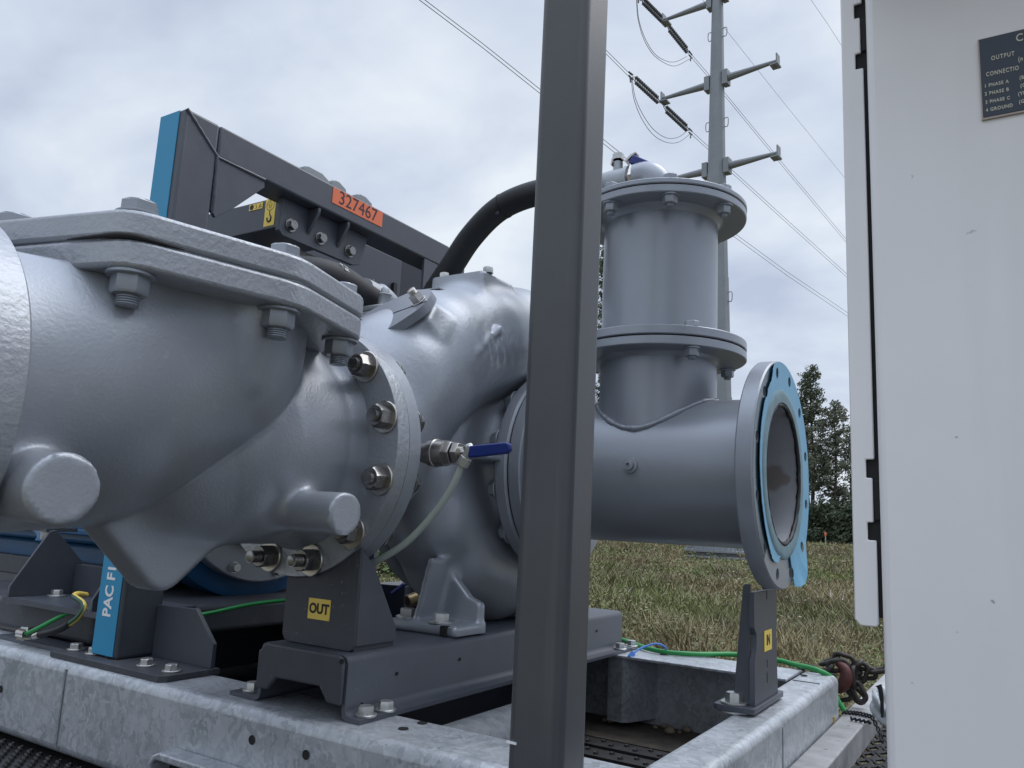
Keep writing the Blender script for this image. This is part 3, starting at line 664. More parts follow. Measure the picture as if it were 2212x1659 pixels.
put('circle', MB().lathe((-1.822, 1.4984, 1.236), (0, -1, 0), [(0, .0165), (.0003, .0165), (.0003, .0150), (0, .0150)], 32, True), K['black'], lab)
ar = [(-1.825, 1.228), (-1.819, 1.228), (-1.819, 1.237), (-1.8135, 1.237), (-1.822, 1.2475), (-1.8305, 1.237), (-1.825, 1.237)]
put('arrow', MB().tube([(x, 1.4984, z) for x, z in ar+ar[:1]], .0008, 5), K['black'], lab)
hk = smoothpath([(-1.8225, 1.4984, 1.219), (-1.8215, 1.4984, 1.208), (-1.815, 1.4984, 1.198), (-1.8165, 1.4984, 1.188), (-1.824, 1.4984, 1.185), (-1.830, 1.4984, 1.190), (-1.831, 1.4984, 1.198)], 5)
put('hook', MB().tube(hk, [.0012+.0016*min(1, i/12) for i in range(len(hk))], 6), K['black'], lab)
for y0, y1, z in ((1.488, 1.592, 1.336), (1.600, 1.664, 1.338), (1.708, 1.782, 1.336)):
    put('lifting_lug', MB().prism([(y0, 1.303), (y0+.004, z-.006), (y0+.02, z), (y1-.03, z), (y1, z-.012), (y1+.004, 1.303)], 'x', -1.72, -1.685), K['poleg'], ga, .003)
def boolean(me, cut):
    a = link(bpy.data.objects.new('a', me)); b = link(bpy.data.objects.new('b', cut))
    m = a.modifiers.new('b', 'BOOLEAN'); m.operation = 'DIFFERENCE'; m.object = b; m.solver = 'EXACT'
    dg = bpy.context.evaluated_depsgraph_get(); r = bpy.data.meshes.new_from_object(a.evaluated_get(dg))
    bpy.data.objects.remove(a); bpy.data.objects.remove(b); return r
def casting(name, fn, lo, hi, h, m, parent):
    me = nets(fn, lo, hi, h, name)
    b = bmesh.new(); b.from_mesh(me)
    for _ in range(1): bmesh.ops.smooth_vert(b, verts=b.verts, factor=.5, use_axis_x=True, use_axis_y=True, use_axis_z=True)
    if b.calc_volume(signed=True) < 0: bmesh.ops.reverse_faces(b, faces=b.faces)
    b.to_mesh(me); b.free(); co = np.zeros(len(me.vertices)*3); me.vertices.foreach_get('co', co); co = co.reshape(-1, 3)
    for _ in range(2):
        e_ = 1e-4; d0 = fn(co); g = np.stack([(fn(co+np.eye(3)[i]*e_)-d0)/e_ for i in range(3)], -1); g /= np.maximum(np.linalg.norm(g, axis=1, keepdims=True), .3)
        co = co-g*np.clip(d0, -h*.5, h*.5)[:, None]*.8
    me.vertices.foreach_set('co', co.ravel()); me.update(); return put(name, me, m, parent, smooth=62)
def ring(d0, d1, ri, ro, c=.003): return [(d0, ri), (d0, ro-c), (d0+c, ro), (d1-c, ro), (d1, ro-c), (d1, ri)]
AX = -1.170; AZ = .478; AV = .469; PYc = 1.755
# ================================================================ check valve
va = thing('check_valve', 'big silver ball check valve bolted to the pump outlet flange', 'check valve', (AX, .78, .2365))
def f_valve(P):
    b = sd_cap(P, (AX, .800, .72), (AX, .775, .615), .212, .218)
    b = smin(b, sd_cap(P, (AX, .775, .615), (AX, .645, .528), .219, .208), .03)
    b = smin(b, sd_cap(P, (AX, .645, .528), (AX, .40, .469), .208, .196), .04)
    Q = (P-np.array((AX, 0, 0)))*np.array((1.12, 1, 1))
    n = sd_cap(Q, (0, .95, .469), (0, 1.06, .469), .182, .176)
    n = smin(n, sd_cap(Q, (0, 1.06, .469), (0, 1.14, .469), .172, .215), .03)
    n = smin(n, sd_cap(Q, (0, .95, .47), (0, .84, .43), .176, .13), .03)
    lobe = sd_ext(P, [(.575, .42), (.668, .334), (.783, .222), (.797, .2155), (.818, .2155), (.832, .2225), (.925, .304), (.98, .42)], (1, 2), 0, AX+.004, .031, .010)
    n = smin(n, lobe, .030)
    n = smin(n, sd_cyl(P, (AX, .985, .350), (-.920, .972, .348), .035, .0025), .03)
    n = smin(n, sd_box(P, (AX, .98, .62), (.075, .08, .05), .03), .04)
    for bx, by in ((-.985, .618), (-.93, .79)):
        b = smin(b, sd_cap(P, (bx-.02, by, .67), (bx-.05, by, .555), .032, .016), .035)
    b = smin(b, sd_cyl(P, (AX, .523, .366), (-.906, .502, .361), .0415, .003), .025)
    d = smin(b, n, .007)
    d = np.maximum(d, P[..., 2]-.655); d = np.maximum(d, .45-P[..., 1]); return np.maximum(d, P[..., 1]-1.112)
casting('body', f_valve, (-1.42, .42, .17), (-.87, 1.13, .67), .0058, K['cast'], va)
OCT = [(-1.185, .492), (-.935, .552), (-.875, .791), (-.943, 1.006), (-1.16, 1.07), (-1.377, 1.006), (-1.445, .791), (-1.385, .552)]
def roundpoly(P, r):
    o = []; n = len(P)
    for i in range(n):
        a, b, c = Vector(P[i-1]), Vector(P[i]), Vector(P[(i+1) % n])
        p = b+(a-b).normalized()*r; q = b+(c-b).normalized()*r
        for k in range(5): t = k/4; o.append(tuple(p*(1-t)**2+b*2*t*(1-t)+q*t*t))
    return o
castplate = mat('rough_cast_plate', (.355, .375, .41), .36, .4, .32, 120, .08, 6, bdetail=4, dist=.005)
put('body_flange', MB().prism(roundpoly(OCT, .035), 'z', .6445, .6825), castplate, va, .006, 3, smooth=50)
put('gasket', MB().prism([(AX+(x-AX)*.978, .785+(y-.785)*.978) for x, y in OCT], 'z', .6826, .6842), K['silverbolt'], va)
put('cover_plate', MB().prism(roundpoly(OCT, .03), 'z', .6843, .7215), castplate, va, .006, 3, smooth=50)
for x, y in OCT:
    v = Vector((AX-x, .785-y)); v = v.normalized()*.042; px_, py_ = x+v.x, y+v.y
    bolt(va, (px_, py_, .7215), (0, 0, 1), .042, .017, .030, .004, 0, m=K['silverbolt'], spin=.35)
    bolt(va, (px_, py_, .6445), (0, 0, -1), .042, .024, .031, .005, .0145, .016, m=K['silverbolt'], spin=.2, name='nut')
c1, c2, c3 = Vector((-1.185, .492, .6836)), Vector((-.9365, .5505, .6836)), Vector((-.876, .791, .6836))
gp = smoothpath([c1.lerp(c2, .62), c1.lerp(c2, .85)+Vector((.0005, -.0005, .0005)), c2+Vector((-.010, .004, .0015)), c2.lerp(c3, .10)+Vector((-.001, 0, .001)), c2.lerp(c3, .30)], 5)
put('joint_gap', MB().tube(gp, [.0006+.0034*math.sin(PI*i/(len(gp)-1)) for i in range(len(gp))], 8), K['void'], va)
put('outlet_flange', MB().lathe((AX, 0, AV), (0, 1, 0), ring(.414, .4595, .15, .2415, .004), 96), castplate, va, smooth=30)
put('joint_line', MB().lathe((AX, 0, AV), (0, 1, 0), ring(1.1300, 1.1325, .15, .2409, .0003), 96), mat('rusty_joint', (.085, .06, .045), .8, 0, .3, 90, .4, 20), va)
put('inlet_flange', MB().lathe((AX, 0, AV), (0, 1, 0), ring(1.098, 1.1305, .15, .2425, .0012), 96), castplate, va, smooth=30)
for k in range(12):
    a = R(15+30*k); p = (AX+.216*math.cos(a), 1.098, AV+.216*math.sin(a))
    long = k in (8, 9); bolt(va, p, (0, -1, 0), .038, .026, .030, .006, .0118, .021 if long else .0085, m=K['nutdark'], mw=K['steel'], name='nut')
# ================================================================ pump
pu = thing('pump', 'large silver centrifugal pump with curling cast volute', 'pump', (-1.14, PYc, .107))
VOL = [((AX, 1.14, .469), .176), ((AX, 1.225, .502), .176), ((-1.145, 1.325, .625), .163), ((-1.13, 1.43, .712), .152), ((-1.12, 1.575, .775), .148), ((-1.12, 1.755, .815), .148), ((-1.13, 1.94, .75), .148), ((-1.145, 2.05, .61), .148), ((-1.145, 2.06, .43), .145), ((-1.145, 1.99, .31), .135), ((-1.14, 1.87, .245), .128), ((-1.135, 1.72, .228), .122), ((-1.145, 1.59, .262), .118), ((-1.150, 1.505, .345), .112), ((-1.160, 1.475, .44), .105), ((-1.17, 1.48, .54), .09)]
padn = Vector((-.16, -.76, .63)).normalized(); pe1 = Vector((1, 0, .254)).normalized(); pe2 = padn.cross(pe1).normalized(); padc = atY(838, 700, 1.275)
pr = np.column_stack([tuple(pe1), tuple(pe2), tuple(padn)])
def f_pump(P):
    d = d2 = None
    for i, ((a, ra), (b, rb)) in enumerate(zip(VOL[:-1], VOL[1:])):
        c = sd_cap(P, a, b, ra, rb)
        if i < 7: d = c if d is None else smin(d, c, .02)
        else: d2 = c if d2 is None else smin(d2, c, .02)
    core = smin(sd_cyl(P, (-1.30, PYc, AZ), (-1.065, PYc, AZ), .285, .03), sd_cyl(P, (-1.12, PYc, AZ), (-.98, PYc, AZ), .186, .005), .075)
    d2 = smin(d2, core, .03); d = smin(d, d2, .007)
    d = smin(d, sd_cyl(P, (-1.31, PYc, AZ), (-1.27, PYc, AZ), .33, .008), .02)
    d = smin(d, sd_box(P, (-1.118, 1.562, .876), (.078, .066, .060), .004), .022)          # top lug
    d = smin(d, sd_ext((P-np.array(padc))@pr, [(-.115, -.03), (-.045, -.062), (.05, -.062), (.112, -.028), (.112, .028), (.05, .062), (-.045, .062), (-.115, .03)], (0, 1), 2, -.040, .030, .008), .026)
    d = smin(d, sd_box(P, (-1.03, 1.525, .488), (.055, .06, .006), .004), .012)            # horizontal web
    d = smin(d, sd_cap(P, (-.979, 1.400, .712), (-.974, 1.475, .780), .0035, .0055), .012)
    d = smin(d, sd_cap(P, (-.974, 1.475, .780), (-.990, 1.505, .775), .0055, .003), .012)
    rg = np.exp(-((P[..., 1]-1.47)**2+(P[..., 2]-.735)**2)/.0035)*np.maximum(0, P[..., 0]+1.05)/.07
    d = d-.0035*rg*np.sin(P[..., 1]*190+np.sin(P[..., 2]*60)*2)*np.sin(P[..., 2]*70+1.3)
    for yc, sg in ((1.445, 1), (1.855, -1)):
        leg = sd_ext(P, [(-1.120, .106), (-1.104, .106), (-1.068, .262), (-1.082, .262)], (0, 2), 1, yc+.010*sg, .048, .004)
        leg = smin(leg, sd_ext(P, [(-1.10, .106), (-.986, .106), (-.988, .170), (-1.02, .182), (-1.06, .22), (-1.08, .25), (-1.10, .25)], (0, 2), 1, yc+.046*sg, .012, .005), .018)
        d = smin(d, leg, .014)
    d = np.minimum(d, smin(d, sd_box(P, (-1.075, 1.445, .1185), (.090, .056, .0108), .003), .008))
    d = smin(d, sd_box(P, (-1.075, 1.855, .1185), (.090, .056, .0108), .003), .008)
    d = np.maximum(d, 1.135-P[..., 1]); return np.maximum(d, .1075-P[..., 2])
casting('casing', f_pump, (-1.36, 1.12, .095), (-.93, 2.26, .99), .0072, K['pumpcast'], pu)
put('discharge_flange', MB().lathe((AX, 0, AV), (0, 1, 0), ring(1.1315, 1.1655, .10, .2415, .0012), 96), K['pumpcast'], pu, smooth=30)
put('suction_flange', MB().lathe((0, PYc, AZ), (1, 0, 0), ring(-.995, -.9615, .10, .2415, .005), 96), K['pumpcast'], pu, smooth=30)
put('joint_gap', MB().lathe((0, PYc, AZ), (1, 0, 0), ring(-.9613, -.9573, .16, .236, .001), 96), K['void'], pu)
for k in range(12):
    a = R(15+30*k)
    bolt(pu, (-.995, PYc+.216*math.cos(a), AZ+.216*math.sin(a)), (-1, 0, 0), .034, .018, .027, .005, .012, .006, m=K['silverbolt'])
    bolt(pu, (AX+.216*math.cos(a), 1.1655, AV+.216*math.sin(a)), (0, 1, 0), .036, .020, .028, .005, .0, m=K['nutdark'])
cv = [(-.132, -.036), (-.05, -.073), (.06, -.073), (.122, -.036), (.132, 0), (.122, .036), (.06, .073), (-.05, .073), (-.132, .036), (-.14, 0)]
me = MB().prism(roundpoly(cv, .02), 'z', 0, .020).mesh('inspection_cover'); X4 = Matrix([[pe1[i], pe2[i], padn[i], padc[i]] for i in range(3)]+[[0, 0, 0, 1]])
me.transform(X4); put('inspection_cover', me, K['silver'], pu, .003, 2)
for s in (-.105, .100): bolt(pu, X4@Vector((s, 0, .020)), X4.to_3x3()@Vector((0, 0, 1)), .026, .018, .018, .003, .0095, .010, m=K['steel'])
for x, y in ((-1.18, 1.515), (-1.052, 1.52)): bolt(pu, (x+.004, y+.006, .936), (0, 0, 1), .022, .013, .013, .002, 0, m=K['zinc'])
put('name_plate', MB().box((-1.19, 1.405, .871), (-1.10, 1.47, .874)), K['alu'], pu)
for x, y in ((-1.140, 1.425), (-1.045, 1.418)): bolt(pu, (x, y, .1293), (0, 0, 1), .030, .016, .027, .005, 0)
put('foot_slot', MB().box((-1.02, 1.3825, .108), (-1.005, 1.40, .1292)), K['void'], pu)
put('bearing_frame', MB().lathe((0, PYc, AZ), (1, 0, 0), [(-1.99, 0), (-1.99, .25), (-1.93, .25), (-1.9, .19), (-1.5, .16), (-1.42, .22), (-1.31, .30), (-1.31, 0)], 64), K['silver'], pu, smooth=30)
# sealing-oil elbow and hose fitting on top of the bearing frame
SHY = Vector((.0, .07, -.006))
_n0 = set(bpy.data.objects)
el = thing('hose_elbow', 'grey cast elbow with domed nuts clamped to the short black hose', 'pipe elbow', (-1.5, 1.62, .80))
put('flange', MB().box((-1.60, 1.50, .872), (-1.40, 1.72, .888)), K['alu'], el, .006, 3)
put('flange', MB().box((-1.605, 1.495, .846), (-1.395, 1.725, .870)), K['alu'], el, .006, 3)
put('elbow', MB().tube(smoothpath([(-1.5, 1.525, .938), (-1.5, 1.58, .932), (-1.5, 1.625, .912), (-1.5, 1.645, .865)], 6), [.040]*6+[.048]*6+[.058]*7, 24), K['alu'], el)
for x, y in ((-1.425, 1.535), (-1.43, 1.69), (-1.575, 1.535), (-1.575, 1.69)):
    put('domed_nut', MB().lathe((x, y, .888), (0, 0, 1), [(0, .017), (.030, .0165), (.034, .0195), (.038, .013), (.050, .0115), (.056, .007), (.058, 0)], 16), K['alu'], el)
put('pedestal', MB().box((-1.57, 1.60, .60), (-1.43, 1.72, .846)), K['dark'], el)
ah = thing('air_hose', 'short matt black rubber hose with white maker lettering and a steel clamp', 'hose', (-1.5, 1.30, .95))
hp = [(-1.66, 1.20, .90), (-1.60, 1.26, .945), (-1.535, 1.33, .964), (-1.50, 1.40, .962), (-1.50, 1.48, .950), (-1.50, 1.565, .936)]
put('hose', MB().tube(smoothpath(hp, 8), .0475, 32), K['rubbermatt'], ah, smooth=60)
put('clamp', MB().lathe((-1.50, 1.535, .9405), (0, .987, -.16), [(-.0065, .0478), (-.0065, .0490), (.0065, .0490), (.0065, .0478)], 40), K['steel'], ah)
put('clamp_screw', MB().cyl((-1.512, 1.523, .9925), (-1.486, 1.523, .9945), .0055, n=10).cyl((-1.486, 1.523, .9935), (-1.478, 1.523, .994), .0065, n=6).cyl((-1.50, 1.523, .985), (-1.50, 1.523, .993), .004, n=8), K['steel'], ah, smooth=30)
ang = R(38); nrm = Vector((math.cos(ang), 0, math.sin(ang))); ud = Vector((-math.sin(ang), .0, math.cos(ang)))
for s, z, sz in (('TREEPPB', .0115, .0115), ('www.treeppb.com', .0015, .0054), ('DCG0500000', -.0078, .0102)):
    a2 = ang+z/.048; n2_ = Vector((math.cos(a2), 0, math.sin(a2))); u2_ = Vector((-math.sin(a2), 0, math.cos(a2)))
    text(ah, s, sz, Vector((-1.50, 1.420, .9595))+n2_*.0482, Vector((0, 1, -.15)), u2_, K['whiteprint'], bold=.00025 if sz > .009 else 0)
a2 = ang+.006/.048; c_ = Vector((-1.50, 1.386, .9635))+Vector((math.cos(a2), 0, math.sin(a2)))*.0482; u2_ = Vector((-math.sin(a2), 0, math.cos(a2)))
q = MB()
for p0, p1 in (((-.006, .005), (0, 0)), ((.006, .005), (0, 0)), ((0, 0), (0, -.007)), ((-.003, .005), (0, 0))):
    q.tube([c_+Vector((0, p0[0], 0))+u2_*p0[1], c_+Vector((0, p1[0], 0))+u2_*p1[1]], .0008, 5)
put('maker_emblem', q, K['whiteprint'], ah)
for o in set(bpy.data.objects)-_n0:
    if o.type == 'EMPTY': o.location = Vector(o.location)+SHY+(Vector((0, -.02, .024)) if o.name.startswith('hose_elbow') else Vector((0, 0, 0)))
# ================================================================ suction tee
te = thing('suction_tee', 'silver suction pipe tee with an open flange and peeling blue film', 'pipe tee', (-.70, PYc, .24))
put('run_pipe', MB().lathe((0, PYc, AZ), (1, 0, 0), [(-.9255, .150), (-.9255, .162), (-.447, .162), (-.447, .150)], 80, True), K['silver'], te, smooth=50)
put('inlet_bore', MB().lathe((0, PYc, AZ), (1, 0, 0), [(-.9245, .0), (-.9245, .1495), (-.4135, .1495), (-.4135, .1515), (-.9265, .1515), (-.9265, 0)][1:-1], 80, True), speck(mat('scaled_bore', (.36, .375, .405), .5, .2, .2, 40, .08, 10), (.20, .17, .15), 9, .56, .75), te, smooth=50)
put('flange', MB().lathe((0, PYc, AZ), (1, 0, 0), ring(-.957, -.9257, .14, .2415, .003), 96), K['silver'], te, smooth=30)
cut = MB()
for k in range(12):
    a = R(15+30*k); c = (PYc+.216*math.cos(a), AZ+.216*math.sin(a)); cut.cyl((-.47, *c), (-.39, *c), .0128, n=20)
fl = MB().lathe((0, PYc, AZ), (1, 0, 0), ring(-.447, -.412, .152, .2415, .003), 120)
fl.f += []; prof_n = 6
for i in range(120): j = (i+1) % 120; fl.f.append((i*6+5, i*6, j*6, j*6+5)[::-1])
put('open_flange', boolean(fl.mesh('open_flange'), cut.mesh('c')), K['silver'], te, smooth=35)
def film_mesh():
    m = MB(); n = 220; rows = []
    for i in range(n+1):
        ph = R(-78+ (360-26)*i/n)          # torn open near the bottom
        dg = math.degrees(ph) % 360
        ro = float(np.interp(dg, [0, 60, 100, 112, 122, 150, 190, 225, 238, 248, 256, 282, 285, 300, 312, 320, 360], [.239, .239, .240, .238, .214, .209, .203, .204, .208, .200, .178, .178, .245, .268, .252, .239, .239]))
        lift = float(np.interp(dg, [0, 95, 118, 150, 205, 235, 256, 282, 292, 306, 322, 360], [.001, .001, .004, .003, .004, .003, .002, .003, .012, .014, .003, .001]))
        ro += random.uniform(-.0012, .0012) if 105 < dg < 320 else 0
        rows.append([(-.4105+lift*t**3, PYc+(.153+(ro-.153)*t)*math.cos(ph), AZ+(.153+(ro-.153)*t)*math.sin(ph)) for t in (0, .2, .45, .7, .9, 1)])
    for i in range(n+1):
        m.v += rows[i]
    k = 6
    for i in range(n):
        for q in range(k-1): m.f.append((i*k+q, i*k+q+1, (i+1)*k+q+1, (i+1)*k+q))
    nn = len(m.v); m.v += [(x-.0011, y, z) for x, y, z in m.v]; m.f += [tuple(v+nn for v in f[::-1]) for f in m.f]
    edge = [i*k+k-1 for i in range(n+1)]; inn = [i*k for i in range(n+1)]
    for i in range(n): m.f.append((edge[i], edge[i]+nn, edge[i+1]+nn, edge[i+1])); m.f.append((inn[i+1], inn[i+1]+nn, inn[i]+nn, inn[i]))
    for i0 in (0, n):
        for q in range(k-1): a = i0*k+q; m.f.append((a, a+nn, a+1+nn, a+1) if i0 == 0 else (a+1, a+1+nn, a+nn, a))
    return m
b = bmesh.new(); b.from_mesh(film_mesh().mesh('x')); bmesh.ops.recalc_face_normals(b, faces=b.faces); me = bpy.data.meshes.new('film'); b.to_mesh(me); b.free()
cut2 = MB()
for k in range(12):
    a = R(15+30*k); c = (PYc+.216*math.cos(a), AZ+.216*math.sin(a)); cut2.cyl((-.43, *c), (-.38, *c), .0118, n=20)
put('protective_film', boolean(me, cut2.mesh('c')), K['film'], te, smooth=50)
put('film_worn_ring', MB().lathe((0, PYc, AZ), (1, 0, 0), [(-.4115, .1525), (-.4085, .1525), (-.4075, .168), (-.4085, .177), (-.4105, .180)], 100), speck(mat('worn_film', (.15, .24, .28), .6, 0, .3, 60, .25, 25), (.13, .085, .06), 12, .66, .7), te, smooth=60)
put('rubber_lip', MB().tube([Vector((-.413+random.uniform(-.001, .001), PYc+(.148+random.uniform(-.0012, .0012))*math.cos(2*PI*i/90), AZ+(.148+random.uniform(-.0012, .0012))*math.sin(2*PI*i/90))) for i in range(91)], [.0045+random.uniform(-.001, .001) for i in range(91)], 8), K['rubber'], te)
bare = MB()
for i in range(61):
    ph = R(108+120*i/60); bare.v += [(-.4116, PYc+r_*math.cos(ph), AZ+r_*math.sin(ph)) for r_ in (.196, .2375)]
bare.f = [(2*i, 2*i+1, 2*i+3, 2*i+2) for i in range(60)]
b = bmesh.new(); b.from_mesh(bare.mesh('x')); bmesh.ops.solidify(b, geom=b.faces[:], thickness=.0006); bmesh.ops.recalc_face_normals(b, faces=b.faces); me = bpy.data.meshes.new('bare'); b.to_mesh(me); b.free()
put('dark_rim_strip', boolean(me, cut2.mesh('c')), mat('dark_teal_gloss', (.025, .06, .08), .22, .6), te, smooth=30)  # dark teal glossy sector along the left of the flange face
put('riser_pipe', MB().cyl((-.70, PYc, .55), (-.70, PYc, .739), .1365, n=80), K['silver'], te, smooth=50)
w = []
for i in range(361):
    a = 2*PI*i/360; yy = .1395*math.sin(a); w.append(Vector((-.70+.1395*math.cos(a), PYc+yy, AZ+math.sqrt(.1655**2-yy*yy)-.003+random.uniform(-.0003, .0003))))
put('weld_bead', MB().tube(w, [.0066+.0004*math.sin(i*1.05)+.0011*math.sin(i*.19)+.0006*math.sin(i*.47) for i in range(len(w))], 10), K['silver'], te)
put('weld_bead', MB().lathe((0, PYc, AZ), (1, 0, 0), [(-.460, .162), (-.454, .170), (-.447, .174)], 80), K['silver'], te)
put('riser_flange', MB().lathe((-.70, PYc, 0), (0, 0, 1), ring(.739, .7585, .13, .203, .002), 96), K['silver'], te, smooth=30)
put('weld_bead', MB().lathe((-.70, PYc, 0), (0, 0, 1), [(.728, .1365), (.735, .140), (.739, .146)], 80), K['silver'], te)
put('plug_boss', MB().lathe((-.694, 1.60, .481), (0, -1, 0), [(0, .0185), (.006, .0175), (.012, .0165), (.0125, .0105), (.021, .0102), (.0215, .0045), (.016, .0042), (.016, 0)], 28), K['silverbolt'], te)
for k in range(4):
    a = R(45+90*k); p = (-.70+.181*math.cos(a), PYc+.181*math.sin(a))
    bolt(te, (*p, .739), (0, 0, -1), .0275, .016, .0195, .0035, .0085, .006, m=K['silverbolt'], name='nut'); bolt(te, (*p, .7825), (0, 0, 1), .030, .0135, .021, .001, 0, m=K['silverbolt'])
ta = thing('air_separator_tank', 'upright silver cylindrical tank between two bolted flanges on the tee', 'tank', (-.70, PYc, .7605))
put('lower_flange', MB().lathe((-.70, PYc, 0), (0, 0, 1), ring(.762, .7825, .13, .203, .002), 96), K['silver'], ta, smooth=30)
put('gasket', MB().lathe((-.70, PYc, 0), (0, 0, 1), ring(.7586, .7619, .13, .1985, .0005), 96), K['void'], ta)
put('shell', MB().cyl((-.70, PYc, .7826), (-.70, PYc, 1.0835), .1365, n=96), K['silver'], ta, smooth=50)
put('weld_bead', MB().lathe((-.70, PYc, 0), (0, 0, 1), [(1.070, .1365), (1.077, .141), (1.0838, .149)], 80), K['silver'], ta)
put('upper_flange', MB().lathe((-.70, PYc, 0), (0, 0, 1), ring(1.0838, 1.1022, .12, .203, .002), 96), K['silver'], ta, smooth=30)
put('gasket', MB().lathe((-.70, PYc, 0), (0, 0, 1), ring(1.1023, 1.1042, .12, .2005, .0004), 96), K['void'], ta)
put('cover', MB().lathe((-.70, PYc, 0), (0, 0, 1), [(1.1043, 0)]+ring(1.1043, 1.1165, .1, .204, .002)[1:-1]+[(1.1165, 0)], 96), K['silver'], ta, smooth=30)
for k in (-107, -62, -17, 66, 110, 152, 200):
    a = R(k); p = (-.70+.181*math.cos(a), PYc+.181*math.sin(a))
    bolt(ta, (*p, 1.0838), (0, 0, -1), .029, .017, .0205, .0035, .0085, .008, m=K['silverbolt'], name='nut'); bolt(ta, (*p, 1.1165), (0, 0, 1), .030, .0135, .021, .001, 0, m=K['silverbolt'])
tv = thing('ball_valve', 'two-inch steel ball valve and grey elbow on top of the upright tank', 'valve', (-.76, 1.70, 1.1165))
VZ = 1.186
put('elbow', MB().tube(smoothpath([(-.690, 1.70, 1.1165), (-.690, 1.70, 1.15), (-.697, 1.70, 1.175), (-.715, 1.70, VZ+.002), (-.742, 1.70, VZ+.002)], 6), [.036]*5+[.0385]*20, 28), K['silver'], tv)
put('union', MB().lathe((0, 1.70, VZ), (-1, 0, 0), [(.742, .030), (.742, .0395), (.750, .0395), (.7505, .033), (.762, .033)], 8), K['steel'], tv, smooth=20)
put('valve_body', MB().lathe((0, 1.70, VZ), (-1, 0, 0), [(.757, .02), (.757, .039), (.766, .0395), (.767, .0365), (.80, .0365), (.832, .033), (.845, .0255), (.875, .0255), (.875, .02)], 36), K['alu'], tv, smooth=35)
put('stem_boss', MB().cyl((-.793, 1.70, VZ+.02), (-.793, 1.70, VZ+.058), .0135, .0115, n=20), K['alu'], tv)
put('stem_nut', MB().cyl((-.793, 1.70, VZ+.064), (-.793, 1.70, VZ+.079), .0145, n=6), K['zinc'], tv, smooth=0)
put('lever', MB().prism([(-.806, VZ+.048), (-.802, VZ+.064), (-.783, VZ+.064), (-.768, VZ+.050), (-.752, VZ+.062), (-.742, VZ+.068), (-.742, VZ+.071), (-.756, VZ+.067), (-.770, VZ+.055), (-.782, VZ+.067), (-.806, VZ+.067), (-.809, VZ+.050)], 'y', 1.689, 1.711), K['steel'], tv)
put('grip', MB().prism([(-.760, VZ+.045), (-.747, VZ+.064), (-.700, VZ+.034), (-.708, VZ+.020)], 'y', 1.686, 1.716), K['handle'], tv, .003)
for s, z, sz in (('2"', .010, .0135), ('316', -.006, .0145)):
    a2 = R(-22)+z/.0366; n2_ = Vector((0, -math.cos(a2), math.sin(a2))); u2_ = Vector((0, math.sin(a2), math.cos(a2)))
    text(tv, s, sz, Vector((-.818, 1.70, VZ))+n2_*.0352, (1, 0, 0), u2_, K['alu'], space=1.25)
vh = thing('vacuum_hose', 'thick black hose arching from the upright tank down behind the pump', 'hose', (-1.1, 1.72, .85))
hp = [(-.872, 1.70, 1.188), (-.95, 1.705, 1.205), (-1.075, 1.73, 1.2185), (-1.18, 1.745, 1.200), (-1.27, 1.755, 1.140), (-1.335, 1.76, 1.065), (-1.395, 1.765, .995), (-1.47, 1.77, .90), (-1.52, 1.78, .82)]
hpts = smoothpath(hp, 8); put('hose', MB().tube(hpts, .0345, 28), K['rubber'], vh, smooth=60)
for i in (22, 47):
    d = (hpts[i+1]-hpts[i-1]).normalized(); put('cable_tie', MB().lathe(hpts[i], d, [(-.0022, .0347), (-.0022, .0358), (.0022, .0358), (.0022, .0347)], 30), K['rubber'], vh); put('tie_head', MB().cyl(hpts[i]+Vector((.0, -.026, -.028)), hpts[i]+Vector((.0, -.034, -.034)), .004, n=6), K['dark'], vh, smooth=0)
put('vent_lever', MB().box((-.872, 1.66, .985), (-.855, 1.69, 1.055)), K['rubber'], ta, .004, 3)
# ================================================================ sub-frame and brackets
sb = thing('pump_subframe', 'dark grey folded steel channel carrying pump and outlet bracket', 'sub-frame', (-1.09, 1.6, 0))
pf = [(-1.275, .0006), (-1.275, .008), (-1.212, .008), (-1.203, .012), (-1.2, .02), (-1.2, .094), (-1.196, .103), (-1.187, .107), (-.995, .107), (-.986, .103), (-.982, .094), (-.982, .02), (-.979, .012), (-.970, .008), (-.947, .008), (-.947, .0006), (-.976, .0006), (-.986, .006), (-.990, .016), (-.990, .09), (-.996, .099), (-1.186, .099), (-1.192, .09), (-1.192, .016), (-1.196, .006), (-1.206, .0006)]
put('channel', MB().prism(pf, 'y', 1.074, 2.22), K['dark'], sb, smooth=50)
put('front_apron', MB().prism([(-1.197, .026), (-1.166, .027), (-1.145, .050), (-1.038, .051), (-1.018, .027), (-.986, .026), (-.986, .094), (-.992, .104), (-1.0, .107), (-1.178, .107), (-1.187, .101), (-1.190, .095), (-1.197, .094)], 'y', 1.064, 1.0735), K['darkdusty'], sb, .005, 3)
put('corner_hole', MB().lathe((-.989, 1.0642, .099), (.3, -1, .15), [(0, .0048), (.0012, .0044), (.0006, 0)], 16), K['void'], sb)
for x, y in ((-.9615, 1.105), (-.9615, 1.157), (-.9615, 2.165), (-.9615, 2.245), (-1.243, 1.10), (-1.243, 2.2)): bolt(sb, (x, y, .008), (0, 0, 1), .0235, .013, .0185, .004, 0)
for y, z in ((1.205, .062), (1.405, .065), (2.05, .066), (1.115, .022)): hole((-.982, y, z), (1, 0, 0), .0035, sb)
ob = thing('outlet_bracket', 'dark folded steel bracket labelled OUT under the valve flange', 'bracket', (-1.09, 1.13, .107))
arc = [(AX+.2435*math.cos(R(a)), AV+.2435*math.sin(R(a))) for a in range(-92, -48, 4)]
arc = [p for p in arc if p[0] < -1.0]
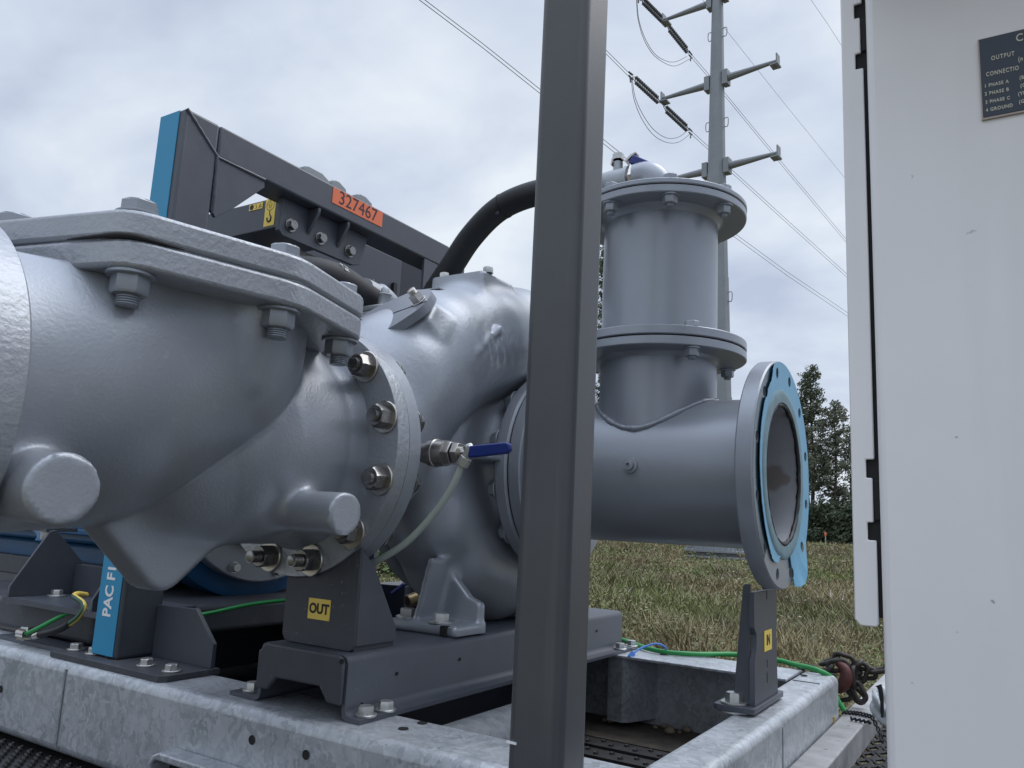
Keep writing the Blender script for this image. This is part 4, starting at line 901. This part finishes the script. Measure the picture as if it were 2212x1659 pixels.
put('front_plate', MB().prism([(-1.184, .122), (-1.178, .111), (-1.165, .1075), (-1.012, .1075), (-1.004, .112), (-1.002, .122)]+[(-1.002, .29)]+arc[::-1]+[(-1.184, .2255)], 'y', 1.105, 1.111), K['darkdusty'], ob, .0015)
put('side_plate', MB().prism([(1.1112, .1165), (1.218, .1165), (1.218, .143), (1.146, .255), (1.1112, .285)], 'x', -1.0075, -1.002), K['dark'], ob, .001)
put('side_plate', MB().prism([(1.1112, .1165), (1.218, .1165), (1.218, .143), (1.166, .225), (1.1112, .225)], 'x', -1.184, -1.178), K['dark'], ob, .001)
put('foot_plate', MB().box((-1.176, 1.1112, .1075), (-1.006, 1.218, .1155)), K['darkdusty'], ob)
lb = put('out_label', MB().box((-1.120, 1.1038, .1545), (-1.0645, 1.1048, .1915)), K['yellow'], ob)
text(lb, 'OUT', .0245, (-1.0922, 1.1035, .1732), (1, 0, 0), (0, 0, 1), K['black'], bold=.0009, sx=.95)
ib = thing('inlet_bracket', 'narrow dark steel stand labelled IN under the blue flange', 'bracket', (-.48, 1.74, 0))
put('foot_plate', MB().prism(roundpoly([(-.522, 1.628), (-.441, 1.628), (-.441, 1.87), (-.522, 1.87)], .012), 'z', .0045, .0155), K['dark'], ib, .001)
put('shim_washer', MB().lathe((-.488, 1.657, 0), (0, 0, 1), [(.0005, 0), (.0005, .030), (.004, .030), (.004, 0)], 28), K['zinc'], ib)
put('front_plate', MB().prism([(1.655, .0156), (1.838, .0156), (1.826, .135), (1.832, .165), (1.832, .2335), (1.652, .2335), (1.652, .165), (1.668, .150), (1.668, .120), (1.655, .10)], 'x', -.4575, -.4465), K['dark'], ib, .001)
put('web_plate', MB().prism([(-.492, .0156), (-.458, .0156), (-.458, .248), (-.468, .248), (-.472, .242)], 'y', 1.662, 1.670), K['dark'], ib, .001)
put('web_plate', MB().prism([(-.492, .0156), (-.458, .0156), (-.458, .248), (-.468, .248), (-.472, .242)], 'y', 1.815, 1.823), K['dark'], ib, .001)
bolt(ib, (-.488, 1.657, .0155), (0, 0, 1), .030, .017, .026, .004, 0)
lb = put('in_label', MB().box((-.4462, 1.724, .1115), (-.4452, 1.783, .1525)), K['yellow'], ib)
text(lb, 'IN', .029, (-.4449, 1.7535, .132), (0, 1, 0), (0, 0, 1), K['black'], sx=.95, bold=.0008)
for z0, z1 in ((.215, .232), (.078, .094), (.048, .068)): put('slot', MB().box((-.4466, 1.747, z0), (-.4460, 1.7505, z1)), K['void'], ib)
# ================================================================ drain valve with blue lever (beside the outlet flange)
dv = thing('drain_valve', 'stainless drain valve with a dark blue lever between the two flanges', 'valve', (-.93, 1.22, .471))
dz = .4715; Y0 = 1.22
_n0 = set(bpy.data.objects)
put('nipple', MB().cyl((-.99, Y0, dz), (-.955, Y0, dz), .0125, n=20), K['nutdark'], dv)
put('body', MB().lathe((0, Y0, dz), (1, 0, 0), [(-.968, .010), (-.968, .0175), (-.957, .0185), (-.954, .0225), (-.944, .0235), (-.943, .0248), (-.941, .0248), (-.940, .0232), (-.922, .0225), (-.921, .010)], 28), K['steel'], dv, smooth=30)
put('body_hex', MB().cyl((-.922, Y0, dz), (-.908, Y0, dz), .0215, n=6), K['steel'], dv, .0015, smooth=30)
put('union_hex', MB().cyl((-.906, Y0, dz), (-.894, Y0, dz), .0185, n=6).cyl((-.897, Y0, dz), (-.888, Y0, dz), .011, n=16).cyl((-.889, Y0, dz), (-.882, Y0, dz), .0125, n=6).cyl((-.882, Y0, dz), (-.872, Y0, dz), .0075, n=14), K['steel'], dv, .001, smooth=30)
put('tee_fitting', MB().cyl((-.879, Y0-.006, dz+.012), (-.869, Y0-.006, dz-.004), .0085, n=12).cyl((-.868, Y0-.010, dz+.010), (-.886, Y0-.010, dz-.018), .0068, n=12).cyl((-.877, Y0-.010, dz-.008), (-.8855, Y0-.010, dz-.022), .0105, n=6), K['zinc'], dv, .001, smooth=30)
put('lever', MB().prism([(-.868, dz-.010), (-.866, dz+.010), (-.800, dz+.0155), (-.793, dz+.012), (-.792, dz+.002), (-.798, dz-.003)], 'y', Y0-.022, Y0-.012), K['handle'], dv, .003, 3)
tp = [(-.8845, Y0-.010, dz-.016), (-.893, Y0-.012, dz-.045), (-.912, Y0-.016, dz-.085), (-.943, Y0-.022, dz-.128), (-.985, Y0-.030, dz-.168), (-1.04, Y0-.04, dz-.200), (-1.075, Y0-.045, dz-.212)]
for o in set(bpy.data.objects)-_n0:
    for v in o.data.vertices: v.co = Vector((-.985+(v.co.x+.985)*1.2, Y0+(v.co.y-Y0)*1.08, dz+(v.co.z-dz)*1.12))
tp = [(-.985+(x+.985)*1.2 if i < 3 else x+.012*(6-i)/4, y, dz+(z-dz)*1.06) for i, (x, y, z) in enumerate(tp)]
put('tube', MB().tube(smoothpath(tp, 7), .0065, 14), K['tube'], dv)
# ================================================================ things behind
en = thing('diesel_engine', 'blue engine block with a flywheel housing behind the check valve', 'engine', (-2.6, 1.75, .1))
put('flywheel_housing', MB().lathe((0, PYc, AZ), (1, 0, 0), [(-2.20, 0), (-2.20, .33), (-2.12, .405), (-2.035, .405), (-2.03, .39), (-2.03, 0)], 72), K['engblue'], en, smooth=30)
put('adapter_plate', MB().lathe((0, PYc, AZ), (1, 0, 0), [(-2.028, 0), (-2.028, .352), (-1.995, .352), (-1.992, .348), (-1.992, 0)], 72), K['silver'], en, smooth=30)
for k in range(12):
    a = R(10+30*k); bolt(en, (-1.992, PYc+.325*math.cos(a), AZ+.325*math.sin(a)), (1, 0, 0), .024, .015, .018, .003, 0)
put('block', MB().box((-3.3, 1.40, .22), (-2.205, 2.05, .80)), K['engblue'], en, .01)
for z in (.245, .30, .355): put('block_rib', MB().box((-3.3, 1.375, z), (-2.21, 1.3995, z+.018)), K['engblue'], en, .004)
put('sump', MB().box((-3.2, 1.46, .10), (-2.25, 2.0, .2195)), K['engblue'], en, .02, 3)
put('drain_knob', MB().tube(smoothpath([atY(62, 1128, 1.30), atY(80, 1142, 1.29), atY(92, 1158, 1.28), atY(86, 1172, 1.27)], 4), .014, 10), K['engblue'], en)
ca = thing('canopy_panel', 'plain dark slate sheet-metal canopy panel behind the lifting gantry', 'panel', (-2.1, 2.1, .4))
put('panel', MB().box((-2.12, 1.72, .60), (-2.10, 2.425, 1.39)), mat('slate_panel', (.055, .064, .088), .5, 0, .05, 20, .06, 3), ca, .003)
put('rear_panel', MB().box((-7.5, 2.30, -.2), (-2.02, 2.32, .62)), K['dark'], ca)
put('side_panel', MB().box((-3.4, 2.405, .60), (-2.1205, 2.425, 1.385)), K['dark'], ca)
put('recessed_panel', MB().box((-2.32, 2.2, .60), (-2.30, 3.0, 1.56)), mat('navy_panel', (.012, .016, .030), .5), ca)
put('latch', MB().box((-2.0995, 2.37, 1.20), (-2.085, 2.39, 1.28)), K['rubber'], ca)
tim = thing('packing_timber', 'weathered grey timber packing block wedged under the lifting beam', 'timber block', (-1.85, 1.6, 1.06))
put('board', MB().box((-2.05, 1.52, 1.078), (-1.745, 1.72, 1.1065)), K['woodpale'], tim, .002)
put('board', MB().box((-2.06, 1.523, 1.040), (-1.750, 1.71, 1.0765)), K['woodpale'], tim, .002)
put('wedge', MB().prism([(1.53, 1.04), (1.72, 1.06), (1.72, 1.02), (1.60, .99)], 'x', -1.80, -1.752), K['woodpale'], tim)
ms = thing('engine_mount', 'dark triangular engine mounting bracket on a bolted base plate', 'bracket', (-2.03, 1.13, .09))
put('base_plate', MB().box((-2.195, 1.098, .086), (-1.775, 1.36, .0985)), K['dark'], ms)
put('gusset', MB().prism([(1.101, .0987), (1.100, .124), (1.182, .264), (1.198, .267), (1.281, .183), (1.275, .0987)], 'x', -2.178, -2.170), K['dark'], ms, .001)
put('gusset', MB().prism([(1.101, .0987), (1.10, .124), (1.182, .264), (1.198, .267), (1.281, .183), (1.275, .0987)], 'x', -1.81, -1.802), K['dark'], ms, .001)
put('back_plate', MB().box((-2.169, 1.262, .0987), (-1.811, 1.270, .176)), K['dark'], ms)
put('top_pad', MB().box((-2.28, 1.175, .262), (-2.1785, 1.26, .272)), K['dark'], ms)
bolt(ms, (-2.130, 1.20, .0985), (0, 0, 1), .024, .013, .022, .004, 0); bolt(ms, (-2.22, 1.20, .262), (0, 0, -1), .026, .02, .02, .003, 0)
eb = thing('engine_subframe', 'low dark steel channel under the engine mounting bracket', 'sub-frame', (-2.2, 1.5, 0))
put('channel', MB().box((-2.75, 1.145, .012), (-1.86, 2.2, .0855)), K['darkdusty'], eb, .012, 3)
put('foot_flange', MB().box((-2.16, 1.085, .0006), (-1.86, 1.1445, .010)), K['dark'], eb)
put('rail', MB().box((-3.6, 1.42, .10), (-2.215, 1.455, .16)), K['darkdusty'], eb, .004)
for p in (atZ(40, 1370, .010), atZ(78, 1366, .010)): bolt(eb, (p.x, p.y+.018, .010), (0, 0, 1), .0245, .013, .021, .004, 0)
fb = thing('fluid_tank', 'dark blue sheet-metal box low behind the outlet bracket', 'metal box', (-1.6, 2.05, 0))
put('shell', MB().prism([(-1.90, .0), (-1.90, .085), (-1.86, .12), (-1.70, .124), (-1.70, .0)], 'y', 2.10, 2.28), mat('navy_sheet', (.012, .016, .032), .4), fb, .003)
yb = thing('yellow_brace', 'slanting yellow steel strap seen through the gap below the flange', 'brace', (-1.9, 2.2, .1))
put('strap', MB().prism([(-1.945, .20), (-1.918, .21), (-1.868, .095), (-1.895, .085)], 'y', 2.40, 2.42), K['yellowpaint'], yb)
nv = thing('nipple_valve', 'small drain valve with dull brass nipple and blue lever behind the pump foot', 'valve', (-1.52, 1.88, .10))
a_ = atY(880, 1300, 1.88); b_ = atY(912, 1287, 1.93)
put('nipple', MB().lathe(a_, b_-a_, [(.0, .012), (0, .0185), (.006, .019), (.055, .019), (.056, .024), (.075, .024)], 20), K['brass'], nv, smooth=30)
put('bore', MB().lathe(a_+(b_-a_)*.02, -(b_-a_), [(0, .0125), (.0006, .012), (.0006, 0)], 16), K['void'], nv)
put('lever', MB().tube([atY(846, 1282, 1.86), atY(872, 1263, 1.88), atY(884, 1258, 1.9)], .006, 8), K['handle'], nv)
put('linkage', MB().tube(smoothpath([atY(880, 1259, 1.9), atY(897, 1257, 1.91), atY(905, 1268, 1.92), atY(916, 1262, 1.93)], 4), .007, 8).cyl(atY(905, 1288, 1.93), atY(908, 1255, 1.93), .012, n=10), K['nutdark'], nv)
put('hose', MB().tube([atY(893, 1215, 2.0), atY(897, 1262, 2.0)], .006, 8).tube([atY(903, 1222, 2.02), atY(908, 1262, 2.02)], .006, 8), K['rubber'], nv)
# ================================================================ cables
gc = thing('earth_cable', 'bright green earth cable clamped at the left end of the front beam', 'cable', atY(60, 1372, 1.075))
P = [atY(58, 1369, 1.078), atY(85, 1356, 1.085), atY(115, 1340, 1.10), atY(145, 1325, 1.115), atY(168, 1318, 1.125), atY(190, 1318, 1.13), atY(225, 1332, 1.15), atY(330, 1345, 1.30), atY(450, 1325, 1.42), atY(560, 1303, 1.55), atY(720, 1288, 1.75)]
put('cable', MB().tube(smoothpath(P, 7), .0052, 12), K['green'], gc)
q = MB(); c = atY(45, 1371, 1.072)
for dx in (-.011, -.003, .006, .013): q.cyl(c+Vector((dx, 0, -.012)), c+Vector((dx, 0, .013)), .0032, n=8)
q.cyl(c+Vector((-.016, 0, .004)), c+Vector((.016, 0, .004)), .0062, n=10); q.cyl(c+Vector((-.016, 0, -.003)), c+Vector((.016, 0, -.003)), .0050, n=10)
put('clamp', q, K['steel'], gc, smooth=30)
yc_ = thing('bonding_strap_cable', 'yellow and green striped cable with black sleeve and crimped lug', 'cable', atY(90, 1372, 1.075))
P = smoothpath([atY(86, 1371, 1.074), atY(110, 1366, 1.078), atY(132, 1358, 1.085), atY(149, 1348, 1.09)], 6); put('sleeve', MB().tube(P, .0078, 14), K['rubber'], yc_)
P = smoothpath([atY(146, 1350, 1.09), atY(166, 1336, 1.095), atY(180, 1318, 1.10), atY(180, 1304, 1.105), atY(168, 1294, 1.11), atY(160, 1288, 1.12), atY(168, 1283, 1.14), atY(186, 1285, 1.18)], 8)
tm = MB().tube(P, .0064, 16).mesh('striped_sheath'); finish(tm, K['yellow'], 60); tm.materials.append(mat('dark_green_stripe', (.012, .07, .035), .45))
for i, p in enumerate(tm.polygons): 
    if i < (len(P)-1)*16: p.material_index = 1 if ((i % 16)+i//16*.05+5) % 16 < 7 else 0
o = link(bpy.data.objects.new('striped_sheath', tm)); o.parent = yc_; o.matrix_parent_inverse = Matrix.Translation(-base_of(yc_))
q = MB().lathe(atY(64, 1374, 1.074), (0, 0, 1), [(-.006, .007), (-.006, .013), (-.003, .013), (-.003, .007)], 20, True); q.cyl(atY(74, 1375, 1.074), atY(86, 1371, 1.074), .0075, .0085, n=12); put('lug', q, K['steel'], yc_, smooth=30)
g2 = thing('green_ground_wire', 'long green wire lying along the rear beam and over the corner', 'cable', (-.9, 2.3, 0))
P = [Vector((-1.10, 2.32, .012)), atZ(*(1340, 1381), .008), Vector((-.965, 2.284, .009)), Vector((-.905, 2.238, .009)), Vector((-.845, 2.225, .008)), Vector((-.77, 2.262, .008)), Vector((-.683, 2.345, .009)), Vector((-.571, 2.334, .010)), Vector((-.513, 2.295, .010)), Vector((-.446, 2.25, .010)), Vector((-.412, 2.285, -.015)), atY(1803, 1500, 2.30), atY(1824, 1535, 2.30)]
put('wire', MB().tube(smoothpath(P, 7), .0068, 12), K['green'], g2)
put('cable_tie', MB().tube(smoothpath([(-.91, 2.13, .004), (-.90, 2.165, .018), (-.872, 2.205, .030), (-.850, 2.222, .022), (-.848, 2.228, .003)], 6), .0028, 8).cyl((-.913, 2.118, -.004), (-.908, 2.133, .008), .0075, n=6), K['ziptie'], g2)
# ================================================================ load chain
ch = thing('load_chain', 'dark rusty load chain bunched up with a red claw hook', 'chain', (-.40, 2.42, -.04))
def link_mesh(L, W, r_):
    P = []; 
    for i in range(20):
        a = 2*PI*i/20; P.append(Vector((math.cos(a)*W+(L if math.cos(a) > 0 else -L), math.sin(a)*W, 0)))
    m = MB(); n = 8; k = len(P)
    for i in range(k):
        t = (P[(i+1) % k]-P[i-1]).normalized(); u_ = Vector((0, 0, 1)); w_ = t.cross(u_)
        m.v += [tuple(P[i]+(u_*math.cos(2*PI*j/n)+w_*math.sin(2*PI*j/n))*r_) for j in range(n)]
    m.f = [(i*n+j, i*n+(j+1) % n, ((i+1) % k)*n+(j+1) % n, ((i+1) % k)*n+j) for i in range(k) for j in range(n)]
    me = m.mesh('link'); return finish(me, K['chain'], 60)
LM = link_mesh(.0125, .0125, .0062)
def clink(p, d, roll):
    o = link(bpy.data.objects.new('link', LM)); rot = Vector(d).normalized().to_track_quat('X', 'Z').to_matrix().to_4x4() @ Matrix.Rotation(roll, 4, 'X')
    o.parent = ch; o.matrix_parent_inverse = Matrix.Translation(-base_of(ch)); o.matrix_basis = Matrix.Translation(p) @ rot
def crun(pts, Yd, sp=.0365):
    P = smoothpath([atY(x, y, Yd) for x, y in pts], 12); acc = 0; k = 0
    for i in range(1, len(P)):
        acc += (P[i]-P[i-1]).length
        if acc >= sp or i == 1: clink(P[i], P[min(i+1, len(P)-1)]-P[i-1], R(90) if k % 2 else R(8)); k += 1; acc = 0
crun([(1716, 1452), (1745, 1451), (1775, 1450), (1800, 1446)], 2.45)
crun([(1792, 1428), (1806, 1424), (1822, 1425), (1836, 1433), (1846, 1447)], 2.40)
crun([(1785, 1452), (1797, 1440), (1811, 1438)], 2.38)
crun([(1838, 1445), (1856, 1452), (1872, 1455), (1890, 1450), (1915, 1446), (1950, 1440)], 2.42)
crun([(1846, 1462), (1848, 1480), (1856, 1497)], 2.39)
crun([(1838, 1470), (1840, 1488), (1850, 1500)], 2.43)
crun([(1800, 1478), (1802, 1492), (1812, 1501), (1822, 1500), (1826, 1488)], 2.40)
crun([(1843, 1440), (1852, 1436), (1862, 1444), (1858, 1460), (1848, 1470)], 2.41)
HK = smoothpath([atY(1808, 1432, 2.385), atY(1822, 1441, 2.375), atY(1828, 1458, 2.37), atY(1824, 1475, 2.37), atY(1812, 1485, 2.375), atY(1800, 1480, 2.385), atY(1796, 1470, 2.39)], 5)
put('claw_hook', MB().tube(HK, [.008+.009*math.sin(PI*i/(len(HK)-1)) for i in range(len(HK))], 12), K['red'], ch)
tw_ = thing('twisted_wire_tie', 'black twisted wire tie wrapped over the trailer side rail', 'wire tie', (-.36, 2.3, -.1))
for k in range(2):
    P = [Vector((-.398+.10*t+.002*math.cos(t*40+k*PI), 2.312+.02*math.sin(t*3)-.05*t*t+.003*math.sin(t*40+k*PI), -.094+.004*math.cos(t*40+k*PI)-.02*max(0, t-.7)*8*t)) for t in [i/60 for i in range(61)]]
    put('strand', MB().tube(P, .0024, 6), K['rubber'], tw_)
P = [Vector((-.37+.05*t+.002*math.cos(t*30), 2.245-.01*t+.003*math.sin(t*30), -.094+.003*math.cos(t*30))) for t in [i/30 for i in range(31)]]; put('strand', MB().tube(P, .0026, 6), K['rubber'], tw_)
# clear plastic bag end by the cabinet foot
b = bmesh.new(); bmesh.ops.create_icosphere(b, subdivisions=4, radius=.05)
for v in b.verts:
    d = v.co.normalized(); k = 1+.13*math.sin(d.z*7+d.x*4)+.05*math.sin(d.x*15+d.y*11); v.co = Vector((d.x*.020*k, d.y*.035*k, d.z*.040*k))+atY(1903, 1524, 2.05)
me = bpy.data.meshes.new('plastic_bag'); b.to_mesh(me); b.free(); tag(put('plastic_bag', me, K['bag'], smooth=60), 'crumpled grey plastic bag squeezed behind the white cabinet edge', 'bag')
P = [atY(1898, 1480, 1.98), atY(1902, 1490, 1.98), atY(1905, 1515, 1.98), atY(1906, 1550, 1.98)]; tag(put('black_strap', MB().tube(smoothpath(P, 5), [.008, .007, .006, .006, .006, .005, .005, .005, .005, .005, .004, .004, .004, .004, .003, .003], 6), K['rubber']), 'black strap end poking up beside the plastic bag', 'strap')
tag(put('dry_leaf', MB().tube(smoothpath([atZ(180, 1352, .004), atZ(195, 1354, .006), atZ(212, 1361, .008), atZ(226, 1367, .004)], 5), [.003, .006, .008, .009, .009, .010, .011, .011, .010, .009, .009, .008, .006, .005, .003, .002], 6), K['twig']), 'curled brown dead leaf on the beam beside the blue post', 'leaf')
tag(put('straw_scrap', MB().box(tuple(atY(1788, 1566, 2.2)-Vector((.012, 0, .006))), tuple(atY(1800, 1552, 2.2)+Vector((.004, .004, .004)))), mat('straw', (.55, .38, .12), .7)), 'yellowish straw scrap between skid corner and trailer rail', 'debris')
# ================================================================ white cabinet
cb_ = thing('white_cabinet', 'white enamelled electrical cabinet with a dark engraved placard', 'cabinet', (.3, 1.1, -.2)); YC = .85
put('body', MB().box((-.1098, YC, -.25), (.75, 1.35, 1.35)), K['white'], cb_, .008, 4)
hz = [(.26, 1)]
def zz(z): return .35+(z-.35)*(YC+.012)/.75
n1_ = [(zz(.402), zz(.418)), (zz(.349), zz(.364)), (zz(.788), zz(.804)), (zz(.841), zz(.856))]
xs0, xs1, xn = -.1360, -.1144, -.1222
prof = [(xs0, zz(.2775)+.006), (xs0+.005, zz(.2775)), (xs1-.002, zz(.2775)), (xs1, zz(.2775)+.003)]
for a, b2 in ((n1_[1], n1_[0]), (n1_[2], n1_[3])):
    prof += [(xs1, a[0]), (xn, a[0]), (xn, a[1]), (xs1-.0022, a[1]), (xs1-.0022, b2[0]), (xn, b2[0]), (xn, b2[1]), (xs1, b2[1])]
prof += [(xs1, 1.34), (xs0, 1.34)]
put('door_edge', MB().prism(prof, 'y', YC+.012, YC+.016), K['white'], cb_, .0012, 2)
put('gap_shade_fill', MB().box((-.1335, YC+.0165, zz(.285)), (-.1105, YC+.05, 1.34)), K['void'], cb_)  # black fill painted in for the shade in the gap and notches
for a, b2 in ((n1_[1], n1_[0]), (n1_[2], n1_[3])): put('hinge_leaf', MB().box((-.1165, YC+.0135, a[1]+.002), (-.1100, YC+.0160, b2[0]-.002)), K['void'], cb_, .002)
put('unseen_overhang', MB().box((-.125, YC-.17, 1.005), (.76, YC-.001, 1.02)), K['white'], cb_, .003)  # unseen overhang added above the view to darken the cabinet top
def cz(x, y): p = atY(x, y, YC); return p
p0 = cz(2114, 90); pl_z1 = p0.z; pl_z0 = cz(2128, 257).z; px0 = -.0057
plq = put('placard', MB().box((px0, YC-.0035, pl_z0), (px0+.115, YC-.0005, pl_z1)), K['placard'], cb_, .0004)
put('placard_edge', MB().box((px0-.0012, YC-.0030, pl_z0-.0018), (px0+.116, YC-.0003, pl_z1+.0004)), mat('tan_backing', (.42, .36, .33), .6), plq)
def ptxt(s, pix, cap, align='LEFT', sp=1.15, sx=1.0):
    p = atY(pix[0], pix[1], YC-.0036); text(plq, s, cap/.70, (p.x, YC-.0038, p.z), (1, 0, 0), (0, 0, 1), K['cream'], align=align, space=sp, sx=sx, bold=.00012)
ptxt('C', (2194, 84), .0078, sx=.8); ptxt('OUTPUT', (2141, 127), .0045, sp=1.25, sx=.66); ptxt('(n', (2199, 129), .0045, sx=.7)
ptxt('CONNECTIO', (2130, 162), .0044, sp=1.2, sx=.64)
for s, y, s2, x2 in (('1 PHASE A', 188, '(B', 2202), ('2 PHASE B', 205, '(O', 2204), ('3 PHASE C', 223, '(YE', 2199), ('4 GROUND', 240, '(G', 2201)):
    ptxt(s, (2126+(y-188)*.07, y-1), .0035, sp=1.2, sx=.76); ptxt(s2, (x2, y-19), .0035, sp=1.2, sx=.76)
